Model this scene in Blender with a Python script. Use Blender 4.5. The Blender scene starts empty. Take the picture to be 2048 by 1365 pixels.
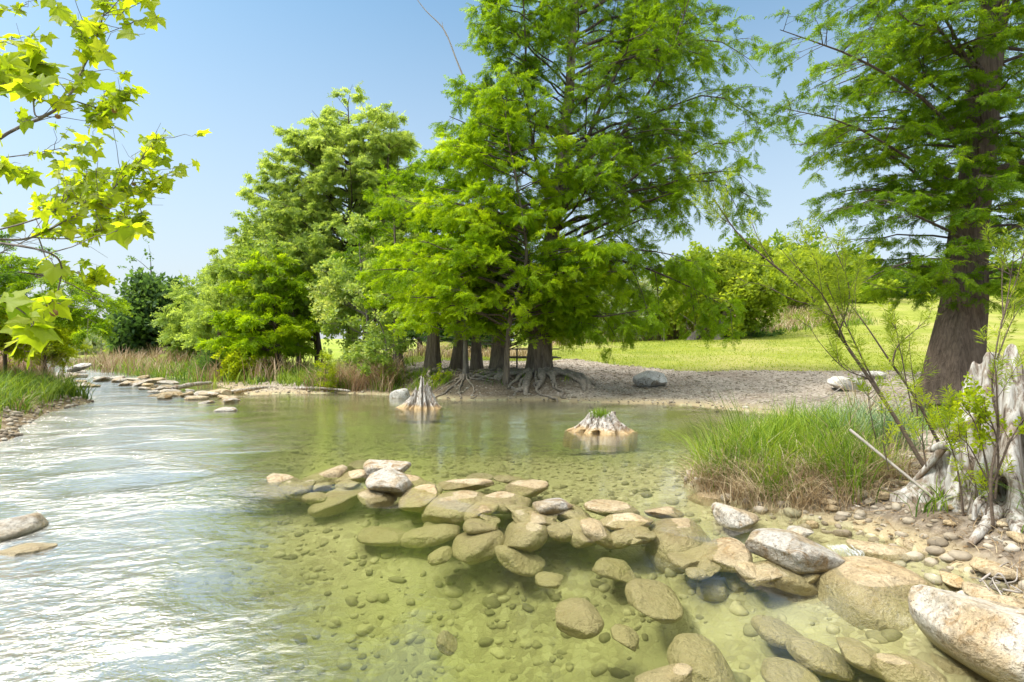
import bpy, bmesh, math, random
import numpy as np
from mathutils import Vector, Matrix

sc = bpy.context.scene
COL = sc.collection
F, H, HY = 1138.0, 1.5, 690.0          # focal length in photo pixels, eye height, horizon row
RNG = np.random.default_rng(7)

def at(px, py, d):
    return np.array([(px - 1024) / F * d, d, H - (py - HY) / F * d])
def gp(px, py, z=0.0):
    d = (H - z) * F / (py - HY)
    return np.array([(px - 1024) / F * d, d, z])

def seed(n):
    global RNG
    RNG = np.random.default_rng(n)
def U(a, b, n=None): return RNG.uniform(a, b, n)
def N(n, s=1.0): return RNG.normal(0, s, n)
def sstep(t):
    t = np.clip(t, 0, 1)
    return t * t * (3 - 2 * t)
def nrm(v):
    return v / np.maximum(np.linalg.norm(v, axis=-1, keepdims=True), 1e-9)

# ------------------------------------------------------------------ mesh helpers
class MB:
    """collects vertices and faces, links them as one mesh object"""
    def __init__(self):
        self.v, self.f, self.a, self.n = [], [], [], 0
    def add(self, verts, faces, val=None):
        verts = np.asarray(verts, float).reshape(-1, 3)
        faces = np.asarray(faces, np.int64)
        self.v.append(verts)
        self.f.append(faces + self.n)
        if val is None: val = 0.5
        self.a.append(np.broadcast_to(np.asarray(val, float), (len(verts),)) if np.ndim(val) == 0 else np.asarray(val, float))
        self.n += len(verts)
    def build(self, name, mat, parent=None, smooth=False, loc=None):
        V = np.concatenate(self.v); A = np.concatenate(self.a)
        if loc is not None: V = V - np.asarray(loc)
        me = bpy.data.meshes.new(name)
        me.vertices.add(len(V)); me.vertices.foreach_set('co', V.astype(np.float32).ravel())
        loops, starts, k = [], [], 0
        for f in self.f:
            m, w = f.shape
            loops.append(f.ravel()); starts.append(k + np.arange(m) * w); k += m * w
        L = np.concatenate(loops).astype(np.int32); S = np.concatenate(starts).astype(np.int32)
        me.loops.add(len(L)); me.loops.foreach_set('vertex_index', L)
        me.polygons.add(len(S)); me.polygons.foreach_set('loop_start', S)
        if smooth: me.polygons.foreach_set('use_smooth', np.ones(len(S), bool))
        at_ = me.attributes.new('v', 'FLOAT', 'POINT'); at_.data.foreach_set('value', A.astype(np.float32))
        me.update(calc_edges=True)
        me.materials.append(mat)
        o = bpy.data.objects.new(name, me); COL.objects.link(o)
        if parent is not None: o.parent = parent
        if loc is not None: o.location = loc
        return o

def tag(o, label=None, cat=None, group=None, kind=None):
    if label: o['label'] = label
    if cat: o['category'] = cat
    if group: o['group'] = group
    if kind: o['kind'] = kind
    return o
def empty(name, loc=(0, 0, 0)):
    o = bpy.data.objects.new(name, None); COL.objects.link(o); o.location = loc
    o.empty_display_size = .2
    return o
def reparent(o, parent):
    o.parent = parent
    o.matrix_parent_inverse = Matrix.Translation(-Vector(parent.location))

def tubes(mb, P, R, k=5, val=None, cap=False):
    """P (M,n,3) paths, R (M,n) radii"""
    P = np.asarray(P, float); R = np.asarray(R, float)
    if P.ndim == 2: P = P[None]; R = R[None]
    M, n, _ = P.shape
    if M == 0: return
    T = nrm(np.gradient(P, axis=1))
    main = nrm(P[:, -1] - P[:, 0])
    ref = np.where(np.abs(main[:, 2:3]) > .8, np.array([[1., 0, 0]]), np.array([[0, 0, 1.]]))[:, None]
    A = nrm(np.cross(T, ref)); B = np.cross(T, A)
    th = np.arange(k) / k * 2 * np.pi
    V = P[:, :, None] + R[:, :, None, None] * (A[:, :, None] * np.cos(th)[None, None, :, None] + B[:, :, None] * np.sin(th)[None, None, :, None])
    i = np.arange(n - 1)[:, None]; j = np.arange(k)[None]
    q = np.stack([i * k + j, i * k + (j + 1) % k, (i + 1) * k + (j + 1) % k, (i + 1) * k + j], -1).reshape(-1, 4)
    Q = (np.arange(M)[:, None, None] * n * k + q[None]).reshape(-1, 4)
    mb.add(V.reshape(-1, 3), Q, None if val is None else np.repeat(val, n * k))
    if cap:
        for e in (0, n - 1):
            mb.add(V[:, e].reshape(-1, 3), np.arange(M * k).reshape(M, k)[:, ::(1 if e else -1)])

def spline(pts, n):
    """smooth path through points"""
    P = np.asarray(pts, float)
    if len(P) == 2: return P[0] + (P[1] - P[0]) * np.linspace(0, 1, n)[:, None]
    E = np.concatenate([[2 * P[0] - P[1]], P, [2 * P[-1] - P[-2]]])
    t = np.linspace(0, len(P) - 1 - 1e-6, n); i = t.astype(int); u = (t - i)[:, None]
    a, b, c, d = E[i], E[i + 1], E[i + 2], E[i + 3]
    return .5 * (2 * b + (c - a) * u + (2 * a - 5 * b + 4 * c - d) * u ** 2 + (3 * b - a - 3 * c + d) * u ** 3)

def wob(p, sd, k=1.0, octv=4):
    """cheap smooth noise of points, about -1..1"""
    r = np.random.default_rng(sd); s = 0; a = 1.0; tot = 0
    for o in range(octv):
        for _ in range(3):
            d = r.normal(0, 1, 3); d /= np.linalg.norm(d)
            s = s + a * np.sin(p @ d * k * r.uniform(.7, 1.4) + r.uniform(0, 6.3)); tot += a * .6
        a *= .55; k *= 2.1
    return s / tot

# ------------------------------------------------------------------ camera and light
cam = bpy.data.cameras.new('camera'); co = bpy.data.objects.new('camera', cam); COL.objects.link(co)
co.location = (0, 0, H); co.rotation_euler = (math.pi / 2, 0, 0)
cam.sensor_width = 36; cam.lens = F / 2048 * 36; cam.shift_y = (HY - 682.5) / 2048
cam.clip_start = .05; cam.clip_end = 5000
sc.camera = co

SUN = Vector((-.60, -.10, .80)).normalized()
sl = bpy.data.lights.new('sun', 'SUN'); sl.energy = 1.75; sl.angle = math.radians(9); sl.color = (1, .96, .90)
so = bpy.data.objects.new('sun', sl); COL.objects.link(so); so.rotation_euler = (-SUN).to_track_quat('-Z', 'Y').to_euler()

W = bpy.data.worlds.new('World'); sc.world = W; W.use_nodes = True
nt = W.node_tree; nd = nt.nodes; lk = nt.links
bg = nd['Background']; bg.inputs['Strength'].default_value = .115
sky = nd.new('ShaderNodeTexSky'); sky.sky_type = 'NISHITA'; sky.sun_disc = False
sky.sun_elevation = math.asin(SUN.z); sky.sun_rotation = math.atan2(SUN.x, SUN.y)
sky.air_density = 1.0; sky.dust_density = 1.0; sky.ozone_density = 2.0
def wmath(op, a, b=None, clamp=False):
    n = nd.new('ShaderNodeMath'); n.operation = op; n.use_clamp = clamp
    for i, x in enumerate((a, b)):
        if x is None: continue
        if isinstance(x, (int, float)): n.inputs[i].default_value = x
        else: lk.new(x, n.inputs[i])
    return n.outputs[0]
tc = nd.new('ShaderNodeTexCoord'); sep = nd.new('ShaderNodeSeparateXYZ'); lk.new(tc.outputs['Generated'], sep.inputs[0])
# pale haze towards the horizon
hz = wmath('SUBTRACT', 1.0, wmath('MULTIPLY', sep.outputs[2], 1.75), True)
hz = wmath('MULTIPLY', wmath('POWER', hz, 1.1), .97, True)
mh = nd.new('ShaderNodeMix'); mh.data_type = 'RGBA'; lk.new(hz, mh.inputs['Factor'])
tint = nd.new('ShaderNodeMix'); tint.data_type = 'RGBA'; tint.blend_type = 'MULTIPLY'; tint.inputs['Factor'].default_value = 1
lk.new(sky.outputs[0], tint.inputs['A']); tint.inputs['B'].default_value = SKYTINT = (.78, .985, .91, 1)
lk.new(tint.outputs['Result'], mh.inputs['A']); mh.inputs['B'].default_value = (3.05, 3.12, 3.42, 1)
# unseen bright layer added overhead for fill light and white reflections, stronger upstream
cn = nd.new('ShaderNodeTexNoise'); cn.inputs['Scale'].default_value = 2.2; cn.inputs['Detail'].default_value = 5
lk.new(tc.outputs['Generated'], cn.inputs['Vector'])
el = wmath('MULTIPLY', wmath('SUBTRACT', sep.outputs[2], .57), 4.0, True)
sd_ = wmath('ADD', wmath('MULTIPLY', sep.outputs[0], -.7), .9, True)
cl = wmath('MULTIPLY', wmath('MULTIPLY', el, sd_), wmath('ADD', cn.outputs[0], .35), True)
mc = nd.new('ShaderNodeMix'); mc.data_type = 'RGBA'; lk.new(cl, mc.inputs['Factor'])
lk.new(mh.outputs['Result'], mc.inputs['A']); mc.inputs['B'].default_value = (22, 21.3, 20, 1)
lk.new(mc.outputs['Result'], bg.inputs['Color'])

sc.view_settings.view_transform = 'Standard'; sc.view_settings.look = 'None'
sc.view_settings.exposure = 1.13; sc.view_settings.gamma = 1
sc.render.engine = 'CYCLES'
cy = sc.cycles
cy.use_denoising = True
cy.max_bounces = 7; cy.diffuse_bounces = 3; cy.glossy_bounces = 3; cy.transmission_bounces = 4; cy.transparent_max_bounces = 12
cy.caustics_reflective = False; cy.caustics_refractive = False
cy.volume_bounces = 0
cy.sample_clamp_indirect = 6

# ------------------------------------------------------------------ materials
class NT:
    def __init__(self, name):
        self.m = bpy.data.materials.new(name); self.m.use_nodes = True
        self.t = self.m.node_tree; self.t.nodes.clear()
        self.out = self.n('ShaderNodeOutputMaterial')
    def n(self, typ, **kw):
        n = self.t.nodes.new(typ)
        for k, v in kw.items(): setattr(n, k, v)
        return n
    def set(self, sock, x):
        if isinstance(x, bpy.types.NodeSocket): self.t.links.new(x, sock)
        elif isinstance(x, tuple) and len(x) == 3 and sock.type == 'RGBA': sock.default_value = (*x, 1)
        else: sock.default_value = x
    def math(self, op, a, b=0.0, clamp=False):
        n = self.n('ShaderNodeMath', operation=op, use_clamp=clamp); self.set(n.inputs[0], a); self.set(n.inputs[1], b); return n.outputs[0]
    def mix(self, f, a, b, blend='MIX'):
        n = self.n('ShaderNodeMix', data_type='RGBA', blend_type=blend)
        self.set(n.inputs['Factor'], f); self.set(n.inputs['A'], a); self.set(n.inputs['B'], b); return n.outputs['Result']
    def ramp(self, f, stops):
        n = self.n('ShaderNodeValToRGB'); e = n.color_ramp.elements
        while len(e) < len(stops): e.new(.5)
        for s, (p, c) in zip(e, stops): s.position = p; s.color = (*c, 1) if len(c) == 3 else c
        self.set(n.inputs[0], f); return n.outputs[0]
    def step(self, f, a, b):
        n = self.n('ShaderNodeMapRange', clamp=True, interpolation_type='SMOOTHSTEP'); self.set(n.inputs[0], f)
        n.inputs[1].default_value = a; n.inputs[2].default_value = b; return n.outputs[0]
    def noise(self, vec=None, scale=5., detail=4., rough=.55, dist=0.):
        n = self.n('ShaderNodeTexNoise'); n.inputs['Scale'].default_value = scale; n.inputs['Detail'].default_value = detail
        n.inputs['Roughness'].default_value = rough; n.inputs['Distortion'].default_value = dist
        if vec is not None: self.set(n.inputs['Vector'], vec)
        return n.outputs[0]
    def voro(self, vec=None, scale=5., feature='F1', out='Distance', rnd=1.):
        n = self.n('ShaderNodeTexVoronoi', feature=feature); n.inputs['Scale'].default_value = scale; n.inputs['Randomness'].default_value = rnd
        if vec is not None: self.set(n.inputs['Vector'], vec)
        return n.outputs[out]
    def obj(self): return self.n('ShaderNodeTexCoord').outputs['Object']
    def pos(self): return self.n('ShaderNodeNewGeometry').outputs['Position']
    def posz(self):
        s = self.n('ShaderNodeSeparateXYZ'); self.set(s.inputs[0], self.pos()); return s.outputs[2]
    def scale(self, vec, s):
        n = self.n('ShaderNodeVectorMath', operation='MULTIPLY'); self.set(n.inputs[0], vec); n.inputs[1].default_value = s; return n.outputs[0]
    def attr(self, name='v'): return self.n('ShaderNodeAttribute', attribute_name=name).outputs['Fac']
    def orand(self): return self.n('ShaderNodeObjectInfo').outputs['Random']
    def bump(self, h, strength=.5, dist=.02):
        n = self.n('ShaderNodeBump'); n.inputs['Strength'].default_value = strength; n.inputs['Distance'].default_value = dist
        self.set(n.inputs['Height'], h); return n.outputs[0]
    def bsdf(self, col, rough=.7, normal=None, spec=.3):
        n = self.n('ShaderNodeBsdfPrincipled'); self.set(n.inputs['Base Color'], col); self.set(n.inputs['Roughness'], rough)
        n.inputs['Specular IOR Level'].default_value = spec
        if normal is not None: self.set(n.inputs['Normal'], normal)
        return n.outputs[0]
    def done(self, sh):
        self.t.links.new(sh, self.out.inputs['Surface']); return self.m

def leaf_mat(name, dark, mid, light, trans=.62, tcol=None, nscale=.5, spec=.25):
    t = NT(name)
    f = t.math('ADD', t.math('MULTIPLY', t.attr(), .6), t.math('MULTIPLY', t.noise(t.pos(), nscale, 3), .4))
    c = t.ramp(f, [(.2, dark), (.5, mid), (.8, light)])
    p = t.bsdf(c, .5, None, spec)
    tr = t.n('ShaderNodeBsdfTranslucent'); t.set(tr.inputs[0], t.mix(1., c, tcol or (1.5, 1.35, .6), 'MULTIPLY'))
    m = t.n('ShaderNodeMixShader'); m.inputs[0].default_value = trans
    t.t.links.new(p, m.inputs[1]); t.t.links.new(tr.outputs[0], m.inputs[2])
    return t.done(m.outputs[0])

def bark_mat(name, dark, light, scale=(7, 7, .9), bump=.8):
    t = NT(name); v = t.scale(t.pos(), scale)
    n1 = t.noise(v, 2.2, 6, .65, .6); n2 = t.noise(t.pos(), 1.1, 3)
    c = t.ramp(t.math('ADD', t.math('MULTIPLY', n1, .7), t.math('MULTIPLY', n2, .3)), [(.3, dark), (.5, tuple((a + b) / 2 for a, b in zip(dark, light))), (.7, light)])
    return t.done(t.bsdf(c, .9, t.bump(n1, bump, .05), .1))

def rock_mat(name, white, tan, brown, wet=False, algae=1.0):
    t = NT(name); o = t.pos()
    n1 = t.noise(o, 2.6, 5, .6, .3); n2 = t.noise(o, 9., 6, .65); n3 = t.noise(o, 34., 4, .6); n4 = t.noise(o, 5., 6, .7, .8)
    c = t.mix(t.step(n1, .47, .62) if 'white' in name else t.step(n1, .40, .60), white, tan)
    c = t.mix(t.math('MULTIPLY', t.step(n4, .52, .64), .9), c, brown)
    c = t.mix(t.math('MULTIPLY', t.step(n2, .48, .66), .6), c, tuple(x * .62 for x in tan))
    c = t.mix(1., c, t.ramp(t.orand(), [(0, (.82, .82, .82)), (1, (1.08, 1.06, 1.02))]), 'MULTIPLY')
    cr = t.voro(t.scale(o, (1., 1., 2.2)), 5.5, 'DISTANCE_TO_EDGE'); w_ = t.math('SUBTRACT', 1., t.step(t.math('ADD', cr, t.math('MULTIPLY', n2, .06)), .012, .03))
    c = t.mix(t.math('MULTIPLY', w_, t.math('MULTIPLY', t.step(n4, .52, .62), .45)), c, (.14, .10, .06))
    pit = t.step(t.noise(o, 48., 3, .7), .57, .66); c = t.mix(t.math('MULTIPLY', pit, .7), c, tuple(x * .4 for x in brown))
    c = t.mix(.45, c, t.ramp(n3, [(.35, (.35, .35, .35)), (.6, (1, 1, 1))]), 'MULTIPLY')
    if algae:   # a brown-olive growth line where the river stands
        z = t.math('ADD', t.posz(), t.math('MULTIPLY', t.math('SUBTRACT', n2, .5), .12))
        c = t.mix(t.math('MULTIPLY', t.math('SUBTRACT', 1., t.step(z, -.13, .05)), algae), c, (.41, .345, .20))
        c = t.mix(t.math('MULTIPLY', t.math('SUBTRACT', 1., t.step(z, -.012, .022)), .24), c, (.16, .115, .05))
        r = t.math('ADD', t.math('MULTIPLY', t.step(z, -.03, .04), .4), .35)
    else: r = .8
    h = t.math('ADD', t.math('MULTIPLY', n2, .8), t.math('MULTIPLY', n3, .4)); h = t.math('SUBTRACT', h, t.math('MULTIPLY', t.math('MULTIPLY', w_, t.step(n4, .52, .62)), .15))
    return t.done(t.bsdf(c, r, t.bump(h, 1., .055), .3))

M = {}
M['cypress'] = leaf_mat('cypress_needles', (.09, .18, .006), (.185, .32, .010), (.31, .47, .016))
M['cypress_young'] = leaf_mat('young_cypress_needles', (.16, .29, .006), (.28, .43, .010), (.42, .56, .015))
M['cypress_deep'] = leaf_mat('deep_cypress_needles', (.07, .155, .005), (.15, .275, .008), (.265, .40, .012))
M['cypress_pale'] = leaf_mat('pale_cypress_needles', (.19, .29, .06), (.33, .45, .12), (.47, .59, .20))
M['cottonwood'] = leaf_mat('silvery_leaves', (.15, .25, .04), (.31, .44, .09), (.54, .62, .24), .5)
M['broad'] = leaf_mat('oak_leaves', (.06, .13, .02), (.14, .24, .035), (.26, .37, .07))
M['broad_dark'] = leaf_mat('dark_leaves', (.045, .10, .03), (.09, .175, .055), (.16, .27, .09))
M['broad_yellow'] = leaf_mat('yellow_green_leaves', (.14, .22, .02), (.28, .38, .035), (.43, .52, .08))
M['shrub_grey'] = leaf_mat('grey_green_leaves', (.12, .17, .06), (.26, .32, .14), (.42, .46, .26), .3)
M['willow'] = leaf_mat('willow_leaves', (.12, .2, .02), (.26, .36, .03), (.42, .52, .06))
M['bush_bright'] = leaf_mat('bright_bush_leaves', (.18, .28, .01), (.34, .44, .015), (.50, .58, .03))
M['sycamore'] = leaf_mat('sycamore_leaves', (.20, .31, .02), (.36, .46, .03), (.53, .59, .04), .68, (1.4, 1.35, .4), 3.0, .3)
M['grass'] = leaf_mat('green_blades', (.05, .12, .012), (.15, .25, .02), (.28, .37, .05), .4)
M['grass_deep'] = leaf_mat('deep_green_blades', (.07, .15, .012), (.17, .29, .02), (.32, .42, .05), .45)
M['straw'] = leaf_mat('dry_blades', (.22, .14, .07), (.40, .29, .16), (.60, .50, .32), .25, (1, 1, .9))
M['reed_red'] = leaf_mat('reddish_dry_blades', (.22, .12, .06), (.40, .26, .15), (.58, .45, .30), .25, (1, 1, .9))
M['lawn_blade'] = leaf_mat('mown_blades', (.13, .215, .012), (.245, .32, .018), (.38, .41, .05), .4)
M['bark'] = bark_mat('cypress_bark', (.055, .042, .033), (.31, .25, .195))
M['bark_trunk'] = bark_mat('brown_cypress_bark', (.04, .029, .022), (.235, .175, .13), (11, 11, .9), 1.)
M['bark_dark'] = bark_mat('dark_bark', (.045, .034, .026), (.19, .15, .115))
M['bark_grey'] = bark_mat('grey_bark', (.09, .075, .06), (.32, .28, .24))
M['twig'] = bark_mat('twig_bark', (.06, .045, .035), (.2, .15, .11), (20, 20, 20), .3)
M['root'] = bark_mat('root_bark', (.10, .08, .06), (.46, .39, .31), (9, 9, 6))
M['rock_white'] = rock_mat('white_limestone', (.50, .465, .405), (.42, .33, .21), (.27, .165, .065))
M['rock_tan'] = rock_mat('tan_limestone', (.58, .475, .32), (.49, .37, .215), (.32, .20, .08))
M['rock_wet'] = rock_mat('submerged_limestone', (.56, .485, .32), (.45, .375, .22), (.30, .20, .06), algae=.75)
M['rock_grey'] = rock_mat('grey_limestone', (.80, .78, .73), (.64, .61, .56), (.28, .22, .15), algae=.7)
def dead_wood():
    t = NT('weathered_wood'); v = t.scale(t.obj(), (9, 9, .8)); n1 = t.noise(v, 2.4, 7, .68, .5); n2 = t.noise(t.obj(), 3.0, 5)
    c = t.ramp(n1, [(.36, (.05, .035, .025)), (.45, (.27, .22, .175)), (.54, (.46, .43, .38)), (.66, (.60, .57, .53))])
    c = t.mix(t.math('MULTIPLY', t.step(n2, .55, .66), .8), c, (.20, .13, .075))
    z = t.math('ADD', t.posz(), t.math('MULTIPLY', t.math('SUBTRACT', n2, .5), .22))
    c = t.mix(t.math('MULTIPLY', t.math('SUBTRACT', 1., t.step(z, .02, .12)), .8), c, (.46, .31, .14))
    return t.done(t.bsdf(c, .85, t.bump(n1, .7, .04), .15))
M['dead'] = dead_wood()
def flat(name, col, rough=.7): 
    t = NT(name); n = t.noise(t.pos(), 12., 4)
    return t.done(t.bsdf(t.mix(n, tuple(x * .7 for x in col), tuple(min(1, x * 1.25) for x in col)), rough))
M['table'] = flat('grey_painted_wood', (.16, .14, .12)); M['steel'] = flat('table_steel', (.10, .10, .10), .5)
M['seed'] = flat('seed_ball_brown', (.28, .16, .05)); M['post'] = flat('fence_wood', (.17, .14, .11))
M['twig_grey'] = flat('bare_grey_twig', (.34, .30, .26))
# ------------------------------------------------------------------ the lie of the land
FAR = np.array([(3.3, -8), (3.05, 1.5), (2.95, 2.6), (3.0, 3.4), (3.0, 4.1), (2.85, 4.65), (2.5, 5.0), (2.1, 5.5), (1.95, 6.1), (2.2, 6.9),
    (3.1, 7.6), (4.2, 9.0), (4.9, 10.0), (5.7, 10.9), (6.1, 12.0), (5.3, 13.3), (4.4, 14.1), (3.2, 14.6), (2.2, 14.9), (1.2, 15.2),
    (0, 15.3), (-1, 15.5), (-2.4, 16.2), (-3.6, 17.0), (-5.2, 17.6), (-6.6, 17.4), (-8.0, 17.0), (-9.2, 18.6), (-10.2, 20.2), (-13.2, 24.5),
    (-19.5, 29.5), (-28, 38), (-38, 53), (-60, 74), (-120, 110), (-700, 420), (-700, 900), (900, 900), (900, -8)])
NEAR = np.array([(-7.3, -8), (-7.0, 3), (-7.5, 7), (-8.1, 9), (-9.2, 10.8), (-10.1, 12.2), (-10.9, 14.0), (-11.1, 14.9), (-12.6, 16.6), (-16, 20),
    (-19.8, 24), (-24.2, 29), (-32.5, 37.5), (-45, 50), (-70, 68), (-140, 98), (-800, 300), (-800, -8)])
def sdist(poly, x, y):
    """signed distance, positive inside"""
    p = np.stack([x, y], -1); best = np.full(x.shape, 1e9); ins = np.zeros(x.shape, bool)
    for a, b in zip(poly, np.roll(poly, -1, 0)):
        ab = b - a; t = np.clip(((p - a) @ ab) / (ab @ ab), 0, 1)
        best = np.minimum(best, np.linalg.norm(p - a - t[..., None] * ab, axis=-1))
        c = ((a[1] > y) != (b[1] > y))
        with np.errstate(all='ignore'):
            ins ^= c & (x < (b[0] - a[0]) * (y - a[1]) / (b[1] - a[1] + 1e-12) + a[0])
    return np.where(ins, best, -best)
LX = [-60, -14, -8, -5, -3, 0, 2.3, 4.5, 6.7, 10, 14, 22, 60]
LY = [24, 23, 22, 24, 26.5, 27, 26, 22.6, 20.4, 19.6, 19.2, 16, 10]
def lines(x): return np.interp(x, LX, LY)
def terr(x, y, parts=False):
    x = np.asarray(x, float); y = np.asarray(y, float)
    p = np.stack([x, y, x * 0], -1)
    w1 = wob(p, 5, .9, 3) * .22
    sf = sdist(FAR, x, y) + w1 * np.clip(y / 12, .35, 1.2); sn = sdist(NEAR, x, y) + w1
    # far / right bank
    steep = np.clip(1 - np.abs(x + 1.1) / 4.2, 0, 1); steep = sstep(steep * 2.2) * (y > 13)
    beach = np.where(x < -5.5, .055, .085) * np.maximum(sf, 0)
    bank = .72 * sstep(sf / 1.9)
    low = steep * bank + (1 - steep) * beach
    hump = .17 * sstep(sf / .55) * (1 - sstep((y - 7.0) / 2.0))
    low = np.minimum(low, .2 + .05 * np.maximum(sf, 0)) * (y <= 8) + low * (y > 8)
    lawn = .58 + .054 * np.maximum(y - 20, 0)
    lawn = np.where(x < -9, .45 + .012 * np.maximum(y - 20, 0), np.where(x < -5, lawn + (x + 5) / 4 * (lawn - .45 - .012 * np.maximum(y - 20, 0)), lawn))
    kk = .06
    rise_ = sstep((x - 6) / 22) * np.clip(y - 21, 0, 60) * .045
    lawn = lawn + rise_
    zl = -kk * np.log(np.exp(-low / kk) + np.exp(-lawn / kk)) + kk * np.log(2) * np.exp(-np.maximum(sf, 0) / .5) * 0
    zl = np.where(sf > 0, np.minimum(zl + .02, low + .02), 0)
    zl = np.where(low > lawn + .6, lawn, zl)
    hillm = sstep((x + 6) / 14)
    zl = zl + hillm * .085 * np.maximum(np.minimum(y, 82) - 46, 0) * sstep((y - 44) / 8)
    zl = zl + hump + .03 * wob(p, 9, 1.3, 4) * np.clip(sf / .8, 0, 1)
    # near bank
    zn = .30 * (1 - np.exp(-np.maximum(sn, 0) / .5)) + .02 * np.minimum(np.maximum(sn, 0), 20) + .04 * wob(p, 11, 1.2, 4) * np.clip(sn / .8, 0, 1)
    # bed
    s = np.minimum(-sf, -sn); s = np.maximum(s, 0)
    dep = .30 * (1 - np.exp(-s / 1.6)) + .02
    dep = dep + .55 * np.exp(-(((x + .7) / 1.7) ** 2 + ((y - 3.6) / 1.25) ** 2)) + .12 * np.exp(-(((x - .6) / 1.2) ** 2 + ((y - 2.7) / 1.0) ** 2)) + .12 * (y < 6.5) * sstep((6.2 - y) / 2) * (x < 1.2)
    dep = dep + .25 * np.exp(-(((x - .5) / 4.) ** 2 + ((y - 11.5) / 2.) ** 2))
    zb = -dep - .035 * wob(p, 21, 3.0, 4)
    z = np.where(sf > 0, zl, np.where(sn > 0, zn, zb))
    if parts: return z, sf, sn
    return z
def tz(x, y): return float(terr(np.array([x]), np.array([y]))[0])

def polar(nr, na, r0, r1, a0, a1, oy):
    r = np.exp(np.linspace(math.log(r0), math.log(r1), nr)); a = np.radians(np.linspace(a0, a1, na))
    R, A = np.meshgrid(r, a, indexing='ij')
    X = R * np.sin(A); Y = R * np.cos(A) + oy
    i = np.arange(nr - 1)[:, None] * na + np.arange(na - 1)[None]
    q = np.stack([i, i + 1, i + na + 1, i + na], -1).reshape(-1, 4)
    return X, Y, q
X, Y, Q = polar(470, 560, 1.6, 900, -80, 80, -3.2)
Z, SF, SN = terr(X, Y, True)
V = np.stack([X, Y, Z], -1).reshape(-1, 3)
cx, cyy = X.ravel()[Q].mean(1), Y.ravel()[Q].mean(1); sfm = SF.ravel()[Q].mean(1); snm = SN.ravel()[Q].mean(1)
edge = lines(cx) + wob(np.stack([cx, cyy, cx * 0], -1), 31, 1.2, 4) * .55
water_f = (sfm <= 0) & (snm <= 0)
mead = 45 + 2 * np.sin(cx * .13) + 42 * sstep((cx - 17) / 13)
lawn_f = (sfm > 0) & (cyy > edge) & (cyy < mead)
hill_f = (sfm > 0) & (cyy >= mead) | ((sfm > 0) & (cyy > edge) & (cx < -9))
lawn_f &= ~hill_f
near_f = snm > 0
beach_f = (sfm > 0) & ~lawn_f & ~hill_f
LITTER = np.exp(-(((X + 1.2) / 3.6) ** 4 + ((Y - 17.8) / 2.6) ** 4)) + .65 * ((SF > -.3) & (Y < 6.6) & (X > 1.5)) * np.clip((6.8 - Y), 0, 1) + .8 * np.exp(-(((X - 7.6) / 2.4) ** 4 + ((Y - 10.3) / 1.8) ** 4))
LITTER = np.clip(LITTER, 0, 1).ravel()
def ground(name, mask, mat):
    f = Q[mask]; u, inv = np.unique(f, return_inverse=True)
    mb = MB(); mb.add(V[u], inv.reshape(f.shape), LITTER[u]); o = mb.build(name, mat, smooth=True); o['kind'] = 'structure'; return o

def gravel_mat():
    t = NT('river_gravel'); p = t.pos(); v = t.voro(p, 22, 'F1', 'Color'); e = t.voro(p, 22, 'DISTANCE_TO_EDGE')
    s = t.n('ShaderNodeSeparateColor'); t.set(s.inputs[0], v)
    c = t.ramp(s.outputs[0], [(0, (.19, .15, .11)), (.45, (.33, .28, .22)), (1, (.47, .41, .335))])
    big = t.noise(p, .55, 4, .6); c = t.mix(t.math('MULTIPLY', t.step(big, .5, .72), .75), c, (.13, .085, .05))
    c = t.mix(t.math('MULTIPLY', t.step(t.noise(p, 3.5, 6, .7), .52, .66), .6), c, (.17, .115, .07))
    lit = t.step(t.math('ADD', t.attr(), t.math('MULTIPLY', t.math('SUBTRACT', t.noise(p, 2.2, 6, .7), .5), 1.1)), .3, .75)
    c = t.mix(t.math('MULTIPLY', lit, .85), c, t.ramp(t.noise(p, 17, 6, .7), [(.35, (.06, .042, .026)), (.5, (.13, .095, .06)), (.68, (.27, .21, .14))]))
    z = t.posz(); c = t.mix(t.math('SUBTRACT', 1., t.step(z, .02, .12)), c, (.36, .29, .17))
    return t.done(t.bsdf(c, .85, t.bump(t.math('ADD', t.math('MINIMUM', e, .25), t.math('MULTIPLY', t.noise(p, 40, 4), .3)), .8, .03), .2))
def bed_mat():
    t = NT('river_bed_stones'); p = t.pos()
    w = t.n('ShaderNodeVectorMath', operation='ADD'); t.set(w.inputs[0], p)
    nn = t.n('ShaderNodeTexNoise'); nn.inputs['Scale'].default_value = 6; t.set(nn.inputs['Vector'], p)
    sc_ = t.n('ShaderNodeVectorMath', operation='SCALE'); t.set(sc_.inputs[0], nn.outputs[1]); sc_.inputs['Scale'].default_value = .12; t.set(w.inputs[1], sc_.outputs[0])
    v = t.voro(w.outputs[0], 19, 'F1', 'Color'); e = t.voro(w.outputs[0], 19, 'DISTANCE_TO_EDGE')
    s = t.n('ShaderNodeSeparateColor'); t.set(s.inputs[0], v)
    c = t.ramp(s.outputs[0], [(0, (.24, .205, .12)), (.4, (.34, .30, .175)), (.8, (.43, .385, .235)), (1, (.50, .45, .29))])
    c = t.mix(t.math('MULTIPLY', t.math('SUBTRACT', 1., t.step(e, .0, .07)), .25), c, (.15, .125, .055))
    silt = t.step(t.noise(p, 1.1, 4, .6), .45, .62); c = t.mix(t.math('ADD', .25, t.math('MULTIPLY', silt, .6)), c, (.41, .37, .22))
    return t.done(t.bsdf(c, .8, t.bump(t.math('ADD', t.math('MINIMUM', e, .2), t.math('MULTIPLY', t.noise(p, 25, 5, .7), .4)), .55, .04), .2))
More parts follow.
